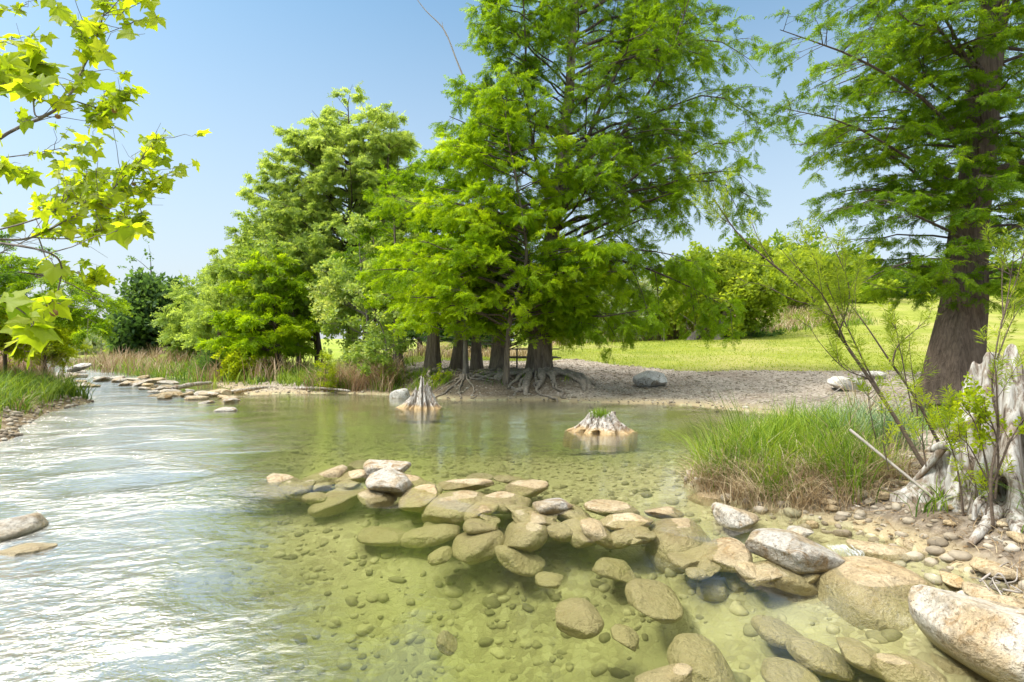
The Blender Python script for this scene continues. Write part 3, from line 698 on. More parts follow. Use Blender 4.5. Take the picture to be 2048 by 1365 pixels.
# ------------------------------------------------------------------ dead stumps
def stump(name, c, r0, hgt, prof, sd, ridges=11, tops=None, splits=9, holes=(), flare=1.0, nth=300, nh=60, jag=.35, hollow=.35):
    """fluted, broken-off stump: each flute ends at its own height"""
    r_ = np.random.default_rng(sd); th = np.arange(nth) / nth * 2 * np.pi
    warp = th + .35 * np.sin(2 * th + sd) + .18 * np.sin(5 * th + sd * 2)
    fl_ = np.abs(np.sin(warp * ridges / 2)) ** .7
    amp = .6 + .4 * np.sin(3 * th + sd * 1.3)
    top = hgt * (1 - jag * (.5 + .5 * np.sin(2.0 * th + sd * .7)) - jag * .5 * (1 - fl_) - jag * .22 * (.5 + .5 * wob(np.stack([np.cos(th), np.sin(th), 0 * th], -1) * 3, sd, 3.0, 2)))
    if tops is not None: top = np.interp(np.degrees(th), [t[0] for t in tops], [t[1] for t in tops], period=360) * (1 - .10 * (1 - fl_) + .05 * wob(np.stack([np.cos(th), np.sin(th), 0 * th], -1) * 4, sd, 3.0, 2))
    u = np.linspace(0, 1, nh)[:, None]
    rad = r0 * np.interp(u[:, 0], [0, .15, .4, .7, 1], prof)[:, None]
    rr = rad * (1 + (.46 * (fl_ - .6) * amp)[None] * (1.1 - .6 * u))
    for _ in range(splits):      # long splits and rotten hollows
        t0 = r_.uniform(0, 2 * np.pi); dd = np.angle(np.exp(1j * (th[None] - t0 - .25 * (u - .5) * r_.normal(0, 1)))); rr *= 1 - r_.uniform(.18, .42) * np.exp(-(dd / r_.uniform(.03, .07)) ** 2) * np.clip(r_.uniform(.3, 1.2) + u * r_.normal(0, .8), 0, 1)
    for (hd, hu, ws, hs, dp) in holes:
        dd = np.angle(np.exp(1j * (th[None] - math.radians(hd)))); rr *= 1 - dp * np.exp(-(dd / ws) ** 4 - ((u - hu) / hs) ** 4)
    rr *= 1 + .10 * wob(np.stack([np.cos(th)[None] + 0 * u, np.sin(th)[None] + 0 * u, u * 1.5 + 0 * th[None]], -1).reshape(-1, 3) * 2, sd, 2.5, 4).reshape(rr.shape)
    rr += r0 * .03 * np.sin(th[None] * 23 + u * 3 + sd)
    z = -.25 * (u < 1e-9) + u * top[None]
    P = np.stack([rr * np.cos(th) , rr * np.sin(th), z], -1)
    inner = np.stack([rr[-1] * .55 * np.cos(th), rr[-1] * .55 * np.sin(th), top * (1 - hollow)], -1)[None]
    cen = np.stack([0 * th, 0 * th, 0 * th + top.mean() * (1 - hollow * 1.4)], -1)[None]
    A = np.concatenate([P, inner, cen]); n = len(A)
    i = np.arange(n - 1)[:, None]; j = np.arange(nth)[None]
    q = np.stack([i * nth + j, i * nth + (j + 1) % nth, (i + 1) * nth + (j + 1) % nth, (i + 1) * nth + j], -1).reshape(-1, 4)
    A = A.reshape(-1, 3); A[:, 0] = A[:, 0] * 1.12 + .16 * A[:, 2] * math.sin(sd); A[:, 1] = A[:, 1] * .9 + .1 * A[:, 2]; A = A + (np.stack([wob(A, sd + k, 5, 3) for k in range(3)], -1)) * r0 * .022
    mb = MB(); mb.add(A, q); o = mb.build(name, M['dead'], smooth=True); o.location = c; return o
c = gp(842, 815); c[2] = -.02
st = stump('broken_stump', c, .42, .80, [1.05, .88, .72, .56, .42], 3, 9, tops=[(0, .42), (30, .55), (60, .4), (95, .5), (140, .3), (180, .36), (205, .28), (232, .52), (250, .40), (268, .78), (285, .74), (300, .45), (322, .62), (342, .38)], splits=16); tag(st, 'bleached jagged stump standing in the pool, pointed at the top', 'stump')
c = gp(1200, 862); c[2] = -.03
st2 = stump('grassy_stump', c, .47, .37, [1.06, .90, .70, .50, .36], 8, 10, jag=.16, hollow=.12, splits=14, holes=[(255, .12, .16, .14, .3), (300, .12, .12, .12, .35), (215, .1, .12, .12, .3)]); tag(st2, 'low fluted stump in the pool with green grass growing on top', 'stump')

# ------------------------------------------------------------------ blades
def blades(mb, x, y, z, h, w, bend, val, az=None, tilt=None):
    n = len(x); az = U(0, 2 * np.pi, n) if az is None else az
    d = np.stack([np.cos(az), np.sin(az), 0 * az], -1); rot = U(-.9, .9, n) + np.pi / 2
    s = np.stack([np.cos(az + rot), np.sin(az + rot), 0 * az], -1)
    u = np.array([0, .3, .6, .85, 1.]); b = np.stack([x, y, z], -1)
    sp = U(.05, .2, n)
    C = b[:, None] + d[:, None] * (h * (sp[:, None] * u + bend[:, None] * u ** 2.2).T).T[..., None] + np.array([0, 0, 1.]) * (h[:, None] * (u - .45 * bend[:, None] ** 1.2 * u ** 2.4))[..., None]
    ww = w[:, None] * np.array([.8, 1, .8, .45, .05]) / 2
    A = C - s[:, None] * ww[..., None]; B = C + s[:, None] * ww[..., None]
    V_ = np.stack([A, B], 2).reshape(n, 10, 3)
    q = np.array([[0, 1, 3, 2], [2, 3, 5, 4], [4, 5, 7, 6], [6, 7, 9, 8]])
    mb.add(V_.reshape(-1, 3), (np.arange(n)[:, None, None] * 10 + q[None]).reshape(-1, 4), np.repeat(val, 10))
seed(5); mb = MB(); n = 260; a = U(0, 6.3, n); r = .19 * np.sqrt(U(0, 1, n))
blades(mb, r * np.cos(a), r * np.sin(a), np.full(n, .27), U(.06, .2, n), U(.006, .012, n), U(.1, .7, n), U(.2, .9, n))
o = mb.build('grass_tuft', M['grass']); o.parent = st2; o['label'] = 'fresh green tuft'

def tuft_field(name, mat, x, y, n_per, rad, h0, h1, w, bend, smp=None, kind='stuff', label=None):
    n = len(x) * n_per; X_ = np.repeat(x, n_per) + N(n, rad); Y_ = np.repeat(y, n_per) + N(n, rad)
    hs = np.repeat(U(.55, 1.35, len(x)), n_per) * U(h0, h1, n)
    mb = MB(); blades(mb, X_, Y_, terr(X_, Y_) - .01, hs, U(.7, 1.3, n) * w, np.clip(U(bend[0], bend[1], n), 0, 1.2), np.clip(np.repeat(U(.1, .9, len(x)), n_per) + N(n, .2), 0, 1))
    o = mb.build(name, mat); o['kind'] = kind; return o
# ------------------------------------------------------------------ grasses
seed(101)
def inpoly(px, n):
    P = np.array(px, float); x0, y0 = P.min(0); x1, y1 = P.max(0); x = U(x0, x1, n * 4); y = U(y0, y1, n * 4)
    ok = sdist(P, x, y) > 0; return x[ok][:n], y[ok][:n]
PEN = [(2.0, 6.0), (2.15, 5.45), (2.55, 5.05), (3.0, 4.95), (3.5, 5.3), (3.75, 6.2), (4.3, 7.6), (4.6, 8.9), (4.0, 9.0), (3.1, 7.9), (2.3, 7.0)]
x, y = inpoly(PEN, 130); tuft_field('sedge', M['grass_deep'], x, y, 46, .062, .2, .56, .008, (.15, 1.0))
x, y = inpoly(PEN, 90); tuft_field('sedge', M['grass'], x, y, 14, .05, .34, .72, .0065, (.1, .8))
x, y = inpoly([(1.9, 6.2), (2.05, 5.35), (2.6, 4.95), (3.3, 4.85), (3.6, 5.4), (2.6, 5.5), (2.3, 6.3)], 170); tuft_field('dry_sedge', M['straw'], x, y, 18, .06, .14, .44, .0055, (.5, 1.2))
x, y = inpoly(PEN, 45); tuft_field('dry_sedge', M['straw'], x, y, 10, .06, .2, .55, .006, (.3, 1.1))
x, y = inpoly([(3.2, 5.0), (3.7, 5.0), (4.4, 6.5), (4.6, 8.5), (3.8, 7.5)], 60); tuft_field('dry_sedge', M['straw'], x, y, 12, .06, .2, .5, .006, (.4, 1.2))
x, y = inpoly([(3.6, 6.2), (4.4, 6.2), (5.4, 8.5), (5.6, 9.6), (4.6, 9.2)], 70); tuft_field('blue_green_grass', leaf_mat('blue_green_blades', (.06, .12, .05), (.16, .25, .12), (.34, .42, .24), .3), x, y, 20, .09, .35, .7, .012, (.3, .9))
x, y = inpoly([(5.2, 8.3), (8.5, 9), (9, 11), (6.5, 10.5)], 60); tuft_field('grass', M['grass'], x, y, 16, .12, .15, .4, .012, (.2, .9))
x, y = inpoly([(3.4, 3.2), (3.9, 3.3), (4.2, 4.2), (3.6, 4.4)], 9); tuft_field('grass', M['grass'], x, y, 12, .05, .2, .45, .009, (.5, 1.1))
# lone tuft in front of the stump and dry drift roots
seed(102)
x, y = inpoly([(3.2, 4.3), (3.45, 4.3), (3.45, 4.55), (3.2, 4.55)], 3); tuft_field('grass', M['grass'], x, y, 14, .03, .3, .5, .009, (.6, 1.1))
x, y = inpoly([(2.9, 3.3), (3.4, 3.2), (3.9, 4.4), (3.2, 4.3)], 26); tuft_field('dry_grass', M['straw'], x, y, 10, .06, .05, .16, .006, (.6, 1.2))
# tall dry stalks by the willow
x, y = inpoly([(4.6, 7.6), (5.2, 7.8), (5.2, 8.3), (4.7, 8.2)], 5); tuft_field('dry_grass', M['straw'], x, y, 12, .07, .7, 1.25, .010, (.2, .7))
# grassy bank on the current side
seed(103)
LB = [(-7.9, 7.5), (-8.4, 9.3), (-9.6, 11.2), (-10.6, 13), (-11.3, 14.9), (-12.8, 16.4), (-16, 19.5), (-18, 19), (-15, 13), (-12, 9), (-9.5, 6.5)]
LB2 = [(-8.6, 8.5), (-9.3, 10), (-10.2, 11.6), (-11.1, 13.4), (-11.5, 14.8), (-12.8, 15.9), (-14, 16), (-13, 11), (-10.5, 8.)]
x, y = inpoly([(-9.6, 10.6), (-11.2, 14.9), (-12.9, 16.2), (-15, 17), (-14.5, 14), (-12, 10.5)], 300); tuft_field('bank_grass', M['grass'], x, y, 20, .12, .3, .72, .016, (.3, 1.0))
x, y = inpoly(LB2, 130); tuft_field('bank_grass', M['grass_deep'], x, y, 14, .1, .2, .5, .013, (.3, 1.0))
x, y = inpoly([(-12.0, 15.2), (-13.5, 17), (-16, 19.7), (-20, 24), (-24.5, 28.5), (-29, 31), (-24, 25), (-19, 20), (-15, 15.8)], 330); tuft_field('dry_bank_grass', M['reed_red'], x, y, 18, .18, .7, 1.35, .015, (.15, .6))
x, y = inpoly(LB, 110); tuft_field('dry_bank_grass', M['straw'], x, y, 10, .12, .25, .6, .012, (.5, 1.1))
x, y = inpoly([(-7.7, 7.8), (-8.3, 9.2), (-8.9, 9.6), (-8.6, 7.6)], 26); tuft_field('bank_reeds', M['grass_deep'], x, y, 9, .06, .25, .6, .01, (.05, .4))
# grasses beyond the riffle
seed(104)
FB = [(-10.2, 20.4), (-14.0, 24.0), (-20.4, 29.0), (-29, 37.6), (-37, 46), (-36, 56), (-24, 56), (-14, 34), (-8.5, 24), (-8.2, 21.5)]
x, y = inpoly(FB, 700); tuft_field('far_bank_grass', M['grass'], x, y, 16, .28, .35, .8, .035, (.2, .8))
x, y = inpoly(FB, 330); tuft_field('dry_far_bank_grass', M['reed_red'], x, y, 16, .3, .6, 1.25, .03, (.1, .5))
x, y = inpoly(FB, 170); tuft_field('dry_far_bank_grass', M['straw'], x, y, 16, .3, .5, 1.1, .03, (.1, .6))
x, y = inpoly([(-9.3, 20.2), (-12.5, 24), (-13.6, 25.2), (-10.2, 23.2), (-7.6, 21.5), (-5.8, 19.6), (-6.2, 19.0)], 60); tuft_field('far_bank_grass', M['grass'], x, y, 16, .2, .15, .4, .025, (.3, .8))
# bank in front of the trees
seed(105)
TB = [(-6.5, 17.9), (-5.2, 18.0), (-3.9, 17.5), (-3.4, 17.9), (-4, 19), (-6.3, 19.6)]
x, y = inpoly(TB, 60); tuft_field('dry_bank_grass', M['reed_red'], x, y, 26, .16, .5, 1.05, .016, (.3, .9))
x, y = inpoly(TB, 80); tuft_field('bank_grass', M['grass'], x, y, 18, .14, .3, .75, .015, (.2, .8))
x, y = inpoly([(-4.4, 17.7), (-2.6, 16.7), (-1.9, 16.8), (-1.8, 17.4), (-3.8, 18.6)], 70); tuft_field('bank_grass', M['grass_deep'], x, y, 14, .1, .1, .38, .014, (.3, .9))
x, y = inpoly([(-7.4, 18.8), (-4, 18.8), (-4, 23), (-9, 26), (-12, 27), (-9, 22)], 190); tuft_field('bank_grass', M['grass'], x, y, 14, .25, .2, .7, .025, (.3, .9))
x, y = inpoly([(-1.6, 16.3), (1.6, 15.9), (2.2, 17), (-1, 18.0)], 26); tuft_field('bank_grass', M['grass_deep'], x, y, 10, .07, .08, .25, .012, (.3, .9))
x, y = inpoly([(15.5, 41), (22, 43), (29, 47), (33, 55), (26, 60), (18, 50)], 330); tuft_field('meadow_grass', M['straw'], x, y, 14, .5, .3, .8, .05, (.2, .8))
x, y = inpoly([(15.5, 40), (22, 42), (30, 46), (33, 54), (26, 60), (18, 50)], 260); tuft_field('meadow_grass', M['grass'], x, y, 14, .5, .3, .7, .05, (.2, .8))
# fallen leaves and sticks
def litter(name, mat, poly, n, size, wid):
    x, y = inpoly(poly, n); n = len(x); a = U(0, 6.28, n); L = U(.5, 1.3, n) * size; d = np.stack([np.cos(a), np.sin(a), N(n, .15)], -1) * L[:, None]; s = np.stack([-np.sin(a), np.cos(a), N(n, .3)], -1) * (wid * U(.6, 1.3, n))[:, None]
    b = np.stack([x, y, terr(x, y) + .012], -1); mid = b + d * .5 + np.array([0, 0, 1.]) * U(.0, .012, n)[:, None]
    V_ = np.stack([b, mid + s, b + d, mid - s], 1); mb = MB(); mb.add(V_.reshape(-1, 3), np.arange(4 * n).reshape(n, 4), np.repeat(U(0, 1, n), 4)); o = mb.build(name, mat); o['kind'] = 'stuff'
DL = leaf_mat('fallen_leaves', (.10, .06, .03), (.22, .14, .07), (.38, .28, .15), .1)
litter('fallen_leaves', DL, [(-4, 17.5), (-1, 16.2), (2.6, 15.6), (5.5, 15.5), (6, 19), (2, 22), (-4, 21)], 5200, .06, .014)
litter('fallen_leaves', DL, [(2.6, 5.1), (3.1, 3.4), (3.4, 2.6), (4.6, 3.2), (5.2, 6.2), (4.4, 6.6), (3.6, 5.2)], 1500, .05, .008)
litter('dry_sticks', M['straw'], [(2.7, 5.0), (3.1, 3.5), (3.5, 2.8), (4.8, 3.4), (5.2, 6.2), (3.8, 5.4)], 260, .22, .0035)
litter('dry_sticks', M['twig'], [(-3, 16.6), (2, 15.6), (6.3, 13.4), (9, 17), (5, 20), (-3, 20)], 420, .26, .008)
# lawn
seed(106); n = 60000; x = U(-8, 26, n); y = U(18, 46, n); z, sf, sn = terr(x, y, True)
ok = (y > lines(x) + wob(np.stack([x, y, 0 * x], -1), 31, 1.2, 4) * .55 - .15) & (sf > 0); x, y, z = x[ok], y[ok], z[ok]; n = len(x)
mb = MB(); blades(mb, x, y, z - .005, U(.03, .10, n), U(.012, .028, n), U(.2, .9, n), np.clip(.5 + .3 * wob(np.stack([x, y, 0 * x], -1), 3, .8, 3) + N(n, .2), 0, 1))
o = mb.build('lawn_grass', M['lawn_blade']); o['kind'] = 'stuff'
# tall meadow grass behind the lawn
seed(107)
x, y = inpoly([(4, 38), (14, 43), (19, 44.5), (23, 50), (27, 60), (20, 62), (3, 46)], 420); tuft_field('meadow_grass', M['straw'], x, y, 14, .5, .4, 1.0, .05, (.2, .7))
x, y = inpoly([(2, 37), (14, 42), (19, 43), (24, 50), (27, 58), (20, 60), (3, 46)], 380); tuft_field('meadow_grass', M['grass'], x, y, 14, .5, .35, .85, .05, (.2, .7))
x, y = inpoly([(8, 41), (14, 41.5), (13, 44), (8, 44)], 60); tuft_field('dry_meadow_clump', M['straw'], x, y, 30, .35, .8, 1.5, .04, (.3, 1.0))
x, y = inpoly([(-8, 29), (2, 34), (4, 38), (3, 44), (-8, 36)], 200); tuft_field('meadow_grass', M['straw'], x, y, 14, .4, .35, .8, .04, (.2, .7))
x, y = inpoly([(24, 76), (70, 76), (80, 90), (24, 90)], 300); tuft_field('meadow_grass', M['grass'], x, y, 12, .9, .2, .5, .08, (.2, .8))
# ------------------------------------------------------------------ trees
def leaflet_frond(pairs, length, width, ang, droop, seed_):
    """feathery cypress spray along +X"""
    r = np.random.default_rng(seed_); V_, Fc = [], []
    for i in range(pairs):
        t = (i + .4) / pairs
        for s in (-1, 1):
            a = math.radians(ang + r.normal(0, 9)); L = length * (1.0 - .55 * t) * r.uniform(.75, 1.2)
            d = np.array([math.cos(a), s * math.sin(a), r.normal(-.12, .25)]); p = np.array([t, 0, -droop * t * t])
            n = np.array([-math.sin(a), s * math.cos(a), r.normal(0, .6)]); n /= np.linalg.norm(n); w = width * r.uniform(.8, 1.2) / 2
            k = len(V_); V_ += [p, p + d * L * .5 + n * w, p + d * L - np.array([0, 0, .1 * L]), p + d * L * .5 - n * w]; Fc.append([k, k + 1, k + 2, k + 3])
    k = len(V_); w = .02
    V_ += [np.array([0, -w, 0]), np.array([0, w, 0]), np.array([1, w * .5, -droop]), np.array([1, -w * .5, -droop])]; Fc.append([k, k + 1, k + 2, k + 3])
    return np.array(V_), np.array(Fc)
def leafy_twig(n, length, width, seed_, spread=1.):
    """small broad leaves all round a twig along +X"""
    r = np.random.default_rng(seed_); V_, Fc = [], []
    for i in range(n):
        t = (i + .5) / n; a = r.uniform(0, 6.28); d = np.array([r.uniform(.1, .8), math.cos(a) * spread, math.sin(a) * spread]); d /= np.linalg.norm(d)
        nn = np.cross(d, r.normal(0, 1, 3)); nn /= np.linalg.norm(nn); L = length * r.uniform(.7, 1.2); w = width * r.uniform(.8, 1.2) / 2
        p = np.array([t, 0, 0]) + d * .08; m = np.cross(d, nn) * w * .5
        k = len(V_); V_ += [p, p + d * L * .45 + nn * w + m, p + d * L, p + d * L * .45 - nn * w + m]; Fc.append([k, k + 1, k + 2, k + 3])
    return np.array(V_), np.array(Fc)
SPR = {'cy': [leaflet_frond(8, .42, .105, 52, .16, s) for s in range(4)],
       'cyfine': [leaflet_frond(11, .36, .065, 52, .14, s) for s in range(4)],
       'broad': [leafy_twig(9, .42, .26, s) for s in range(4)],
       'willow': [leafy_twig(16, .55, .07, s, .75) for s in range(4)]}

def sprays(mb, kind, P, D, L, val, flat_=.42):
    n = len(P); D = nrm(D)
    up = nrm(np.array([0, 0, 1.]) * flat_ + N((n, 3), 1 - flat_ + .15)); Yv = nrm(np.cross(up, D)); Zv = np.cross(D, Yv)
    var = RNG.integers(0, len(SPR[kind]), n)
    for k, (tv, tf) in enumerate(SPR[kind]):
        i = np.where(var == k)[0]
        if not len(i): continue
        V_ = P[i][:, None] + L[i][:, None, None] * (tv[None, :, 0:1] * D[i][:, None] + tv[None, :, 1:2] * Yv[i][:, None] + tv[None, :, 2:3] * Zv[i][:, None])
        m = len(tv); mb.add(V_.reshape(-1, 3), (np.arange(len(i))[:, None, None] * m + tf[None]).reshape(-1, tf.shape[1]), np.repeat(np.clip(val[i] + N(len(i), .12), 0, 1), m))

def plen(P): return np.linalg.norm(np.diff(P, axis=1), axis=2).sum(1)
def pick(P, idx, t):
    n = P.shape[1]; f = np.clip(t, 0, .999) * (n - 1); i = f.astype(int); u = (f - i)[:, None]
    a, b = P[idx, i], P[idx, i + 1]; return a + (b - a) * u, nrm(b - a)
def grow(P, per_m, t0, t1, frac, ang, droop, n=5, horiz=.75, taper=.65, minlen=.12, maxlen=9., wig=.05):
    """side shoots along every path of P"""
    L = plen(P); cnt = np.maximum(1, np.round(L * per_m * U(.85, 1.15, len(L)))).astype(int)
    idx = np.repeat(np.arange(len(P)), cnt); m = len(idx)
    t = U(0, 1, m) ** .85 * (t1 - t0) + t0
    pos, T = pick(P, idx, t)
    S = nrm(np.cross(T, [0, 0, 1.]) + 1e-6) * np.where(U(0, 1, m) < .5, -1, 1)[:, None]
    S = nrm(S * horiz + nrm(N((m, 3), 1.)) * (1 - horiz)); S = nrm(S - T * (S * T).sum(1, keepdims=True))
    a = np.radians(ang + N(m, 10)); D = nrm(T * np.cos(a)[:, None] + S * np.sin(a)[:, None])
    Ln = np.clip(L[idx] * frac * (1 - taper * t) * U(.6, 1.2, m), minlen, maxlen)
    u = np.linspace(0, 1, n)[None, :, None]
    wv_ = N((m, 1, 3), wig) * u ** 1.5
    C = pos[:, None] + (D[:, None] * u + wv_ - np.array([0, 0, 1.]) * droop * u ** 2) * Ln[:, None, None]
    return C, idx, t

def trunk_mesh(P, R, k=36, flare=.5, fh=.9, lobes=6, sd=0):
    n = len(P); P = np.asarray(P); T = nrm(np.gradient(P, axis=0)); A = nrm(np.cross(T, [0, 1., .05])); B = np.cross(T, A)
    th = np.arange(k) / k * 2 * np.pi; hgt = P[:, 2] - P[0, 2]
    lob = np.abs(np.sin(th * lobes / 2 + .4 * np.sin(2 * th + sd) + sd)) ** .8
    fl_ = flare * np.exp(-np.maximum(hgt, 0) / fh)[:, None]
    rr = np.asarray(R)[:, None] * (1 + fl_ * (.55 + .9 * lob[None]) + .10 * np.exp(-hgt / 4)[:, None] * (lob[None] - .5) + .03 * np.sin(7 * th + hgt[:, None] * 2 + sd))
    V_ = P[:, None] + rr[..., None] * (A[:, None] * np.cos(th)[None, :, None] + B[:, None] * np.sin(th)[None, :, None])
    i = np.arange(n - 1)[:, None]; j = np.arange(k)[None]
    q = np.stack([i * k + j, i * k + (j + 1) % k, (i + 1) * k + (j + 1) % k, (i + 1) * k + j], -1).reshape(-1, 4)
    return V_.reshape(-1, 3), q

GC = 'bald cypresses along the pool bank'
def auto_roots(root, c, n, a0, a1, L0, L1, r0, mat='root', start=.3):
    for k in range(n):
        a = math.radians(a0 + (a1 - a0) * (k + U(.1, .9)) / n); L = U(L0, L1); m = 22; u = np.linspace(0, 1, m)
        side = np.array([-math.sin(a), math.cos(a)]); w_ = .16 * L * np.cumsum(N(m, .22)) * u
        xy = np.array(c[:2]) + np.array([math.cos(a), math.sin(a)]) * (start + L * u)[:, None] + side * w_[:, None]
        r = U(.6, 1.2) * r0 * np.linspace(1.25, .4, m) * (1 + .15 * np.sin(u * 17 + k))
        z = np.maximum(terr(xy[:, 0], xy[:, 1]), -.12) + r * (.55 + .9 * np.abs(np.sin(u * 5 + k * 2)) * (u > .1)); z[0] += .12
        mb = MB(); tubes(mb, np.concatenate([xy, z[:, None]], 1), r, 9, cap=True); o = mb.build('root', M[mat], smooth=True); reparent(o, root)
TREES = {}
DEN = [1.25, 1.25, 0]
def tree(name, label, trunk, r0, env=None, n1=40, rise=.3, kind='cy', leaf='cypress', bark='bark', sl=(.28, .42), l2=2.6, l3=4.0, nsp=4, sd=1, group=None,
         limbs=(), fh=.9, flare=.45, lobes=6, droop=.15, arch=.15, d=None, base_z=None, horiz=.75, tmin=.08, r1f=.25, cat='tree', front=1.0, f2=.42, f3=.36, ang=58, skip=.0, keep=None, wood='crown', lr=.011, hr=None, az=None):
    """trunk: photo points (px,py[,depth]) from the foot up; env: rows (py, px at one edge, px at the other) of the crown at the trunk's depth"""
    seed(sd); pts = [at(p[0], p[1], p[2] if len(p) > 2 else d) for p in trunk]
    d0 = pts[0][1]
    if trunk[-1][1] > 0: r1f = .06; pts[-1] = pts[-1] * .72 + pts[-2] * .28
    pts[0][2] = (tz(pts[0][0], pts[0][1]) - .28) if base_z is None else base_z
    root = empty(name, pts[0]); tag(root, label, cat, group)
    n = 34; P = spline(pts, n); s = np.linspace(0, 1, n)
    P[1:, :2] += np.stack([wob(P[1:], sd, .8, 2), wob(P[1:], sd + 5, .8, 2)], -1) * r0 * .25
    R = r0 * (1 - (1 - r1f) * s ** .8)
    V_, q = trunk_mesh(P, R, 40, flare, fh, lobes, sd); mb = MB(); mb.add(V_, q)
    to = mb.build('trunk', M[bark], smooth=True); reparent(to, root)
    limbP = []; limbR = []
    mb_w = MB(); nl = 9
    if env is not None:
        env = sorted(env); ys = np.array([e[0] for e in env]); w = np.array([max(20, e[2] - e[1]) for e in env], float)
        m = n1; yy = ys.min() + (ys.max() - ys.min()) * U(0, 1, m * 3)
        pw = np.interp(yy, ys, w); keep_ = U(0, pw.max(), m * 3) < pw ** .8 * pw.max() ** .2; yy = yy[keep_][:m]; m = len(yy)
        phi = U(0, 2 * np.pi, m) if az is None else U(az[0], az[1], m)
        xl = np.interp(yy, ys, [e[1] for e in env]); xr = np.interp(yy, ys, [e[2] for e in env])
        zend = H - (yy - HY) / F * d0
        tp = np.array([np.interp(zend, P[:, 2], P[:, i]) for i in (0, 1)]).T
        pxc = 1024 + tp[:, 0] / d0 * F
        rl = np.maximum(pxc - xl, 5) / F * d0; rr = np.maximum(xr - pxc, 5) / F * d0
        c = np.cos(phi); rad = np.where(c < 0, rl, rr) * np.abs(c) + (rl + rr) / 2 * front * (1 - np.abs(c))
        rad *= U(.62, 1.02, m)
        zst = np.clip(zend - rise * rad * U(.6, 1.3, m), P[0, 2] + tmin * (P[-1, 2] - P[0, 2]), P[-1, 2])
        st_ = np.array([np.interp(zst, P[:, 2], P[:, i]) for i in (0, 1)]).T
        a = np.concatenate([st_, zst[:, None]], 1)
        e = np.stack([tp[:, 0] + rad * c, tp[:, 1] + rad * np.sin(phi) * front, zend], 1)
        mid = (a + e) / 2 + np.stack([N(m, .05) * rad, N(m, .05) * rad, arch * rad], 1)
        u = np.linspace(0, 1, nl)[None, :, None]
        C = a[:, None] * (1 - u) ** 2 + 2 * mid[:, None] * u * (1 - u) + e[:, None] * u ** 2
        C[:, 1:] += N((m, nl - 1, 3), 1) * rad[:, None, None] * .014
        limbP.append(C); Lc = plen(C)
        limbR.append(np.maximum(Lc[:, None] * lr, .012) * np.linspace(1, .22, nl)[None])
    for L_ in limbs:   # limbs that can be told apart in the photo
        pp, dd, rad_ = L_[0], L_[1], L_[2]
        Q_ = [at(p[0], p[1], d0 + dd * i / (len(pp) - 1)) for i, p in enumerate(pp)]
        C = spline(Q_, nl)[None]; limbP.append(C); limbR.append((rad_ * .8 * np.linspace(1, .13, nl))[None])
    Pm = np.concatenate(limbP); Rm = np.concatenate(limbR)
    tubes(mb_w, Pm, Rm, 6)
    l2 *= DEN[0]; l3 *= DEN[1]; nsp = max(nsp, 4) + DEN[2]
    P2, i2, t2 = grow(Pm, l2, .18, 1., f2, ang, droop, 6, horiz)
    tubes(mb_w, P2, np.maximum(plen(P2)[:, None] * .008, .005) * np.linspace(1, .3, 6)[None], 4)
    P3, i3, t3 = grow(P2, l3, .12, 1., f3, ang, droop, 4, horiz, maxlen=1.6)
    tubes(mb_w, P3, np.full((len(P3), 4), .004) * np.array([1, .8, .6, .4]), 3)
    # leaves
    lv = np.clip(.5 + N(len(Pm), .16), .1, .9)
    v3 = lv[i2][i3] + N(len(P3), .06)
    m = len(P3); idx = np.repeat(np.arange(m), nsp); tt = U(.15, 1., len(idx)); p, T = pick(P3, idx, tt)
    side = nrm(np.cross(T, [0, 0, 1.]) + 1e-6) * np.where(U(0, 1, len(idx)) < .5, -1, 1)[:, None]
    D = nrm(T * 1. + side * U(-.2, 1.1, len(idx))[:, None] + N((len(idx), 3), .22) - np.array([0, 0, .25]))
    vv = v3[idx]
    # and the twig ends of the limbs themselves
    i4 = np.repeat(np.arange(len(P2)), 2); p4, T4 = pick(P2, i4, U(.5, 1., len(i4)))
    p = np.concatenate([p, p4]); D = np.concatenate([D, nrm(T4 + N(T4.shape, .35))]); vv = np.concatenate([vv, lv[i2][i4]])
    ok = U(0, 1, len(p)) > skip
    if keep is not None: ok &= keep(p)
    if group == GC: ok &= p[:, 2] > np.where((p[:, 0] > .9) & (p[:, 1] < 17.5), 1.35, 1.85) + N(len(p), .15)
    p, D, vv = p[ok], D[ok], vv[ok]
    mb_l = MB(); sprays(mb_l, kind, p, D, U(sl[0], sl[1], len(p)), vv)
    cr = mb_l.build('crown', M[leaf]); reparent(cr, root)
    br = mb_w.build('branches', M['bark_dark' if bark != 'bark_grey' else 'bark_grey'], smooth=True); reparent(br, root)
    TREES[name + str(sd)] = (root, len(p)); return root

def roots(root, paths, r, mat='root', k=9):
    """exposed roots, each its own part; paths are (photo x, photo y, height above datum) points"""
    for pp, rr in zip(paths, r):
        Q_ = [gp(px, py, z) for px, py, z in pp]; P = spline(Q_, 16); g_ = terr(P[:, 0], P[:, 1]) + rr * .35; P[:-3, 2] = np.maximum(P[:-3, 2], g_[:-3])
        P[1:-1] += N((14, 3), .012); R = rr * np.linspace(1.25, .62, 16) * (1 + .12 * np.sin(np.arange(16) * 1.9))
        mb = MB(); tubes(mb, P, R, k, cap=True); o = mb.build('root', M[mat], smooth=True); reparent(o, root)
